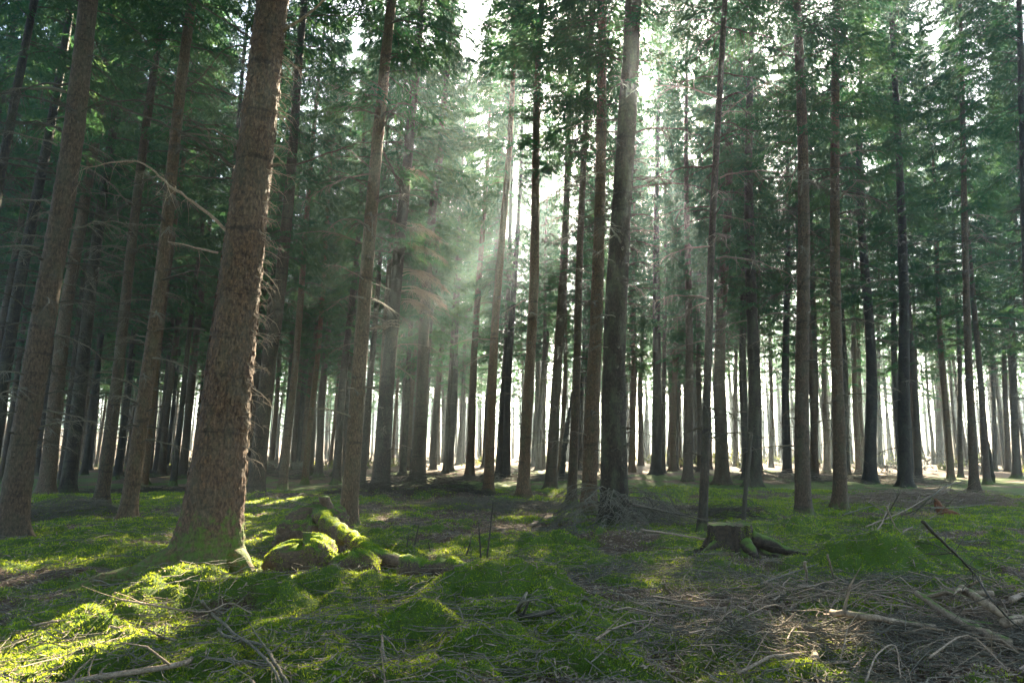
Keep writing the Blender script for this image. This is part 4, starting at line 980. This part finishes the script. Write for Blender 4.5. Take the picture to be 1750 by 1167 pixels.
# ------------------------------------------------------------------ ground cover
def scatter_polar(n, r0, r1, seed, amax=.70):
    r = np.random.default_rng(seed); d = r0 * (r1 / r0) ** r.random(n); a = r.uniform(-amax, amax, n); return d * np.sin(a), d * np.cos(a), d, r
def moss_cover():
    x, y, d, r = scatter_polar(540000, 3.0, 26, 21)
    m = mossmask(x, y); x, y, d, m = [v[r.random(len(x)) < (m * 1.0 + .03)] if 0 else v for v in (x, y, d, m)]
    k = r.random(len(x)) < (m ** 1.2 * .95 + .03); x, y, d = x[k], y[k], d[k]
    e = .02; z = Hf(x, y); gx = (Hf(x + e, y) - z) / e; gy = (Hf(x, y + e) - z) / e
    nr = np.stack([-gx, -gy, np.ones_like(gx)], 1); nr /= np.linalg.norm(nr, axis=1)[:, None]
    g = G(); moss_tris(g, np.stack([x, y, z], 1), nr, .011 + .0021 * d, r)
    tag(link('moss', g.mesh('moss', M_MOSS, False)), 'bright green moss carpet growing over the forest floor', 'moss', kind='stuff')
moss_cover()
def litter():
    x, y, d, r = scatter_polar(110000, 3.0, 24, 22); m = mossmask(x, y)
    k = r.random(len(x)) < (1.05 - m * .72); x, y, d = x[k], y[k], d[k]; n = len(x)
    z = Hf(x, y) + .003 + r.random(n) * .012; th = r.uniform(0, 2 * pi, n); L_ = r.uniform(.008, .045, n) * (1 + d * .05); w_ = r.uniform(.0012, .0045, n) * (1 + d * .12)
    D = np.stack([np.cos(th), np.sin(th), r.normal(0, .3, n)], 1) * L_[:, None]; S = np.stack([-np.sin(th), np.cos(th), r.normal(0, .5, n)], 1) * w_[:, None]; C = np.stack([x, y, z], 1)
    V = np.stack([C - D, C + S, C + D, C - S], 1).reshape(-1, 3); g = G(); g.add(V, np.arange(4 * n).reshape(-1, 4))
    tag(link('needle_litter', g.mesh('needle_litter', M_STICK, False)), 'brown needles bark flakes and bits of twig strewn on the ground', 'litter', kind='stuff')
litter()
def ground_twigs():
    x, y, d, r = scatter_polar(5200, 3.2, 26, 23); g = G()
    for i in range(len(x)):
        Ln = r.uniform(.08, .45) * (1 + .05 * d[i]); th = r.uniform(0, 2 * pi); k = 5; t = np.linspace(-.5, .5, k)
        P = np.stack([x[i] + cos(th) * Ln * t, y[i] + sin(th) * Ln * t, t * 0], 1) + r.normal(0, .03 * Ln, (k, 3)); hz = Hf(P[:, 0], P[:, 1])
        P[:, 2] = np.maximum(hz + .004, hz.max() - .02) + np.abs(P[:, 2]) + r.uniform(0, .02) + np.abs(t) * r.uniform(-.05, .12) * Ln
        r1 = r.uniform(.0015, .005) * (1 + .04 * d[i])
        v, q, _t = tube(P, np.linspace(r1, r1 * .4, k), 3); g.add(v, q)
    tag(link('fallen_twigs', g.mesh('fallen_twigs', M_TWIG, False)), 'small dead twigs scattered all over the moss', 'twigs', kind='stuff')
ground_twigs()
def grass():
    x, y, d, r = scatter_polar(12000, 3.2, 20, 24); k = fbm(x * 1.3, y * 1.3, 3, 31) > .52; x, y, d = x[k], y[k], d[k]; n = len(x)
    z = Hf(x, y); h = r.uniform(.03, .10, n); a = r.uniform(0, 2 * pi, n); le = r.uniform(.2, .9, n)
    B = np.stack([x, y, z], 1); S = np.stack([-np.sin(a), np.cos(a), 0 * a], 1) * (.0018 + .0003 * d)[:, None]; D = np.stack([np.cos(a), np.sin(a), 0 * a], 1) * (h * le)[:, None]
    V = np.stack([B - S, B + S, B + D * .4 + S * .7 + np.stack([0 * x, 0 * x, h * .7], 1), B + D * .4 - S * .7 + np.stack([0 * x, 0 * x, h * .7], 1), B + D + np.stack([0 * x, 0 * x, h * .85], 1)], 1).reshape(-1, 3)
    i = np.arange(n) * 5; g = G(); g.add(V, np.stack([i, i + 1, i + 2, i + 3], 1), np.stack([i + 3, i + 2, i + 4], 1))
    tag(link('grass', g.mesh('grass', M_MOSSD, False)), 'thin pale grass blades sprouting between the moss', 'grass', kind='stuff')
grass()

# ------------------------------------------------------------------ haze
hm = bpy.data.materials.new('haze'); hm.use_nodes = True; hn = hm.node_tree; hn.nodes.remove(hn.nodes['Principled BSDF'])
pv = hn.nodes.new('ShaderNodeVolumePrincipled'); pv.inputs['Color'].default_value = (.70, .90, 1.0, 1); pv.inputs['Density'].default_value = .00125; pv.inputs['Anisotropy'].default_value = .75
hn.links.new(pv.outputs[0], hn.nodes['Material Output'].inputs['Volume'])
zt = 42.0; zb = float(Z.min()) - 1.0; b = [(-430, -70), (430, -70), (430, 640), (-430, 640)]
g = G(); g.add([(x, y, zb) for x, y in b] + [(x, y, zt) for x, y in b], [(3, 2, 1, 0), (4, 5, 6, 7), (0, 1, 5, 4), (1, 2, 6, 5), (2, 3, 7, 6), (3, 0, 4, 7)])
hz = link('haze', g.mesh('haze', hm, False)); tag(hz, kind='stuff')
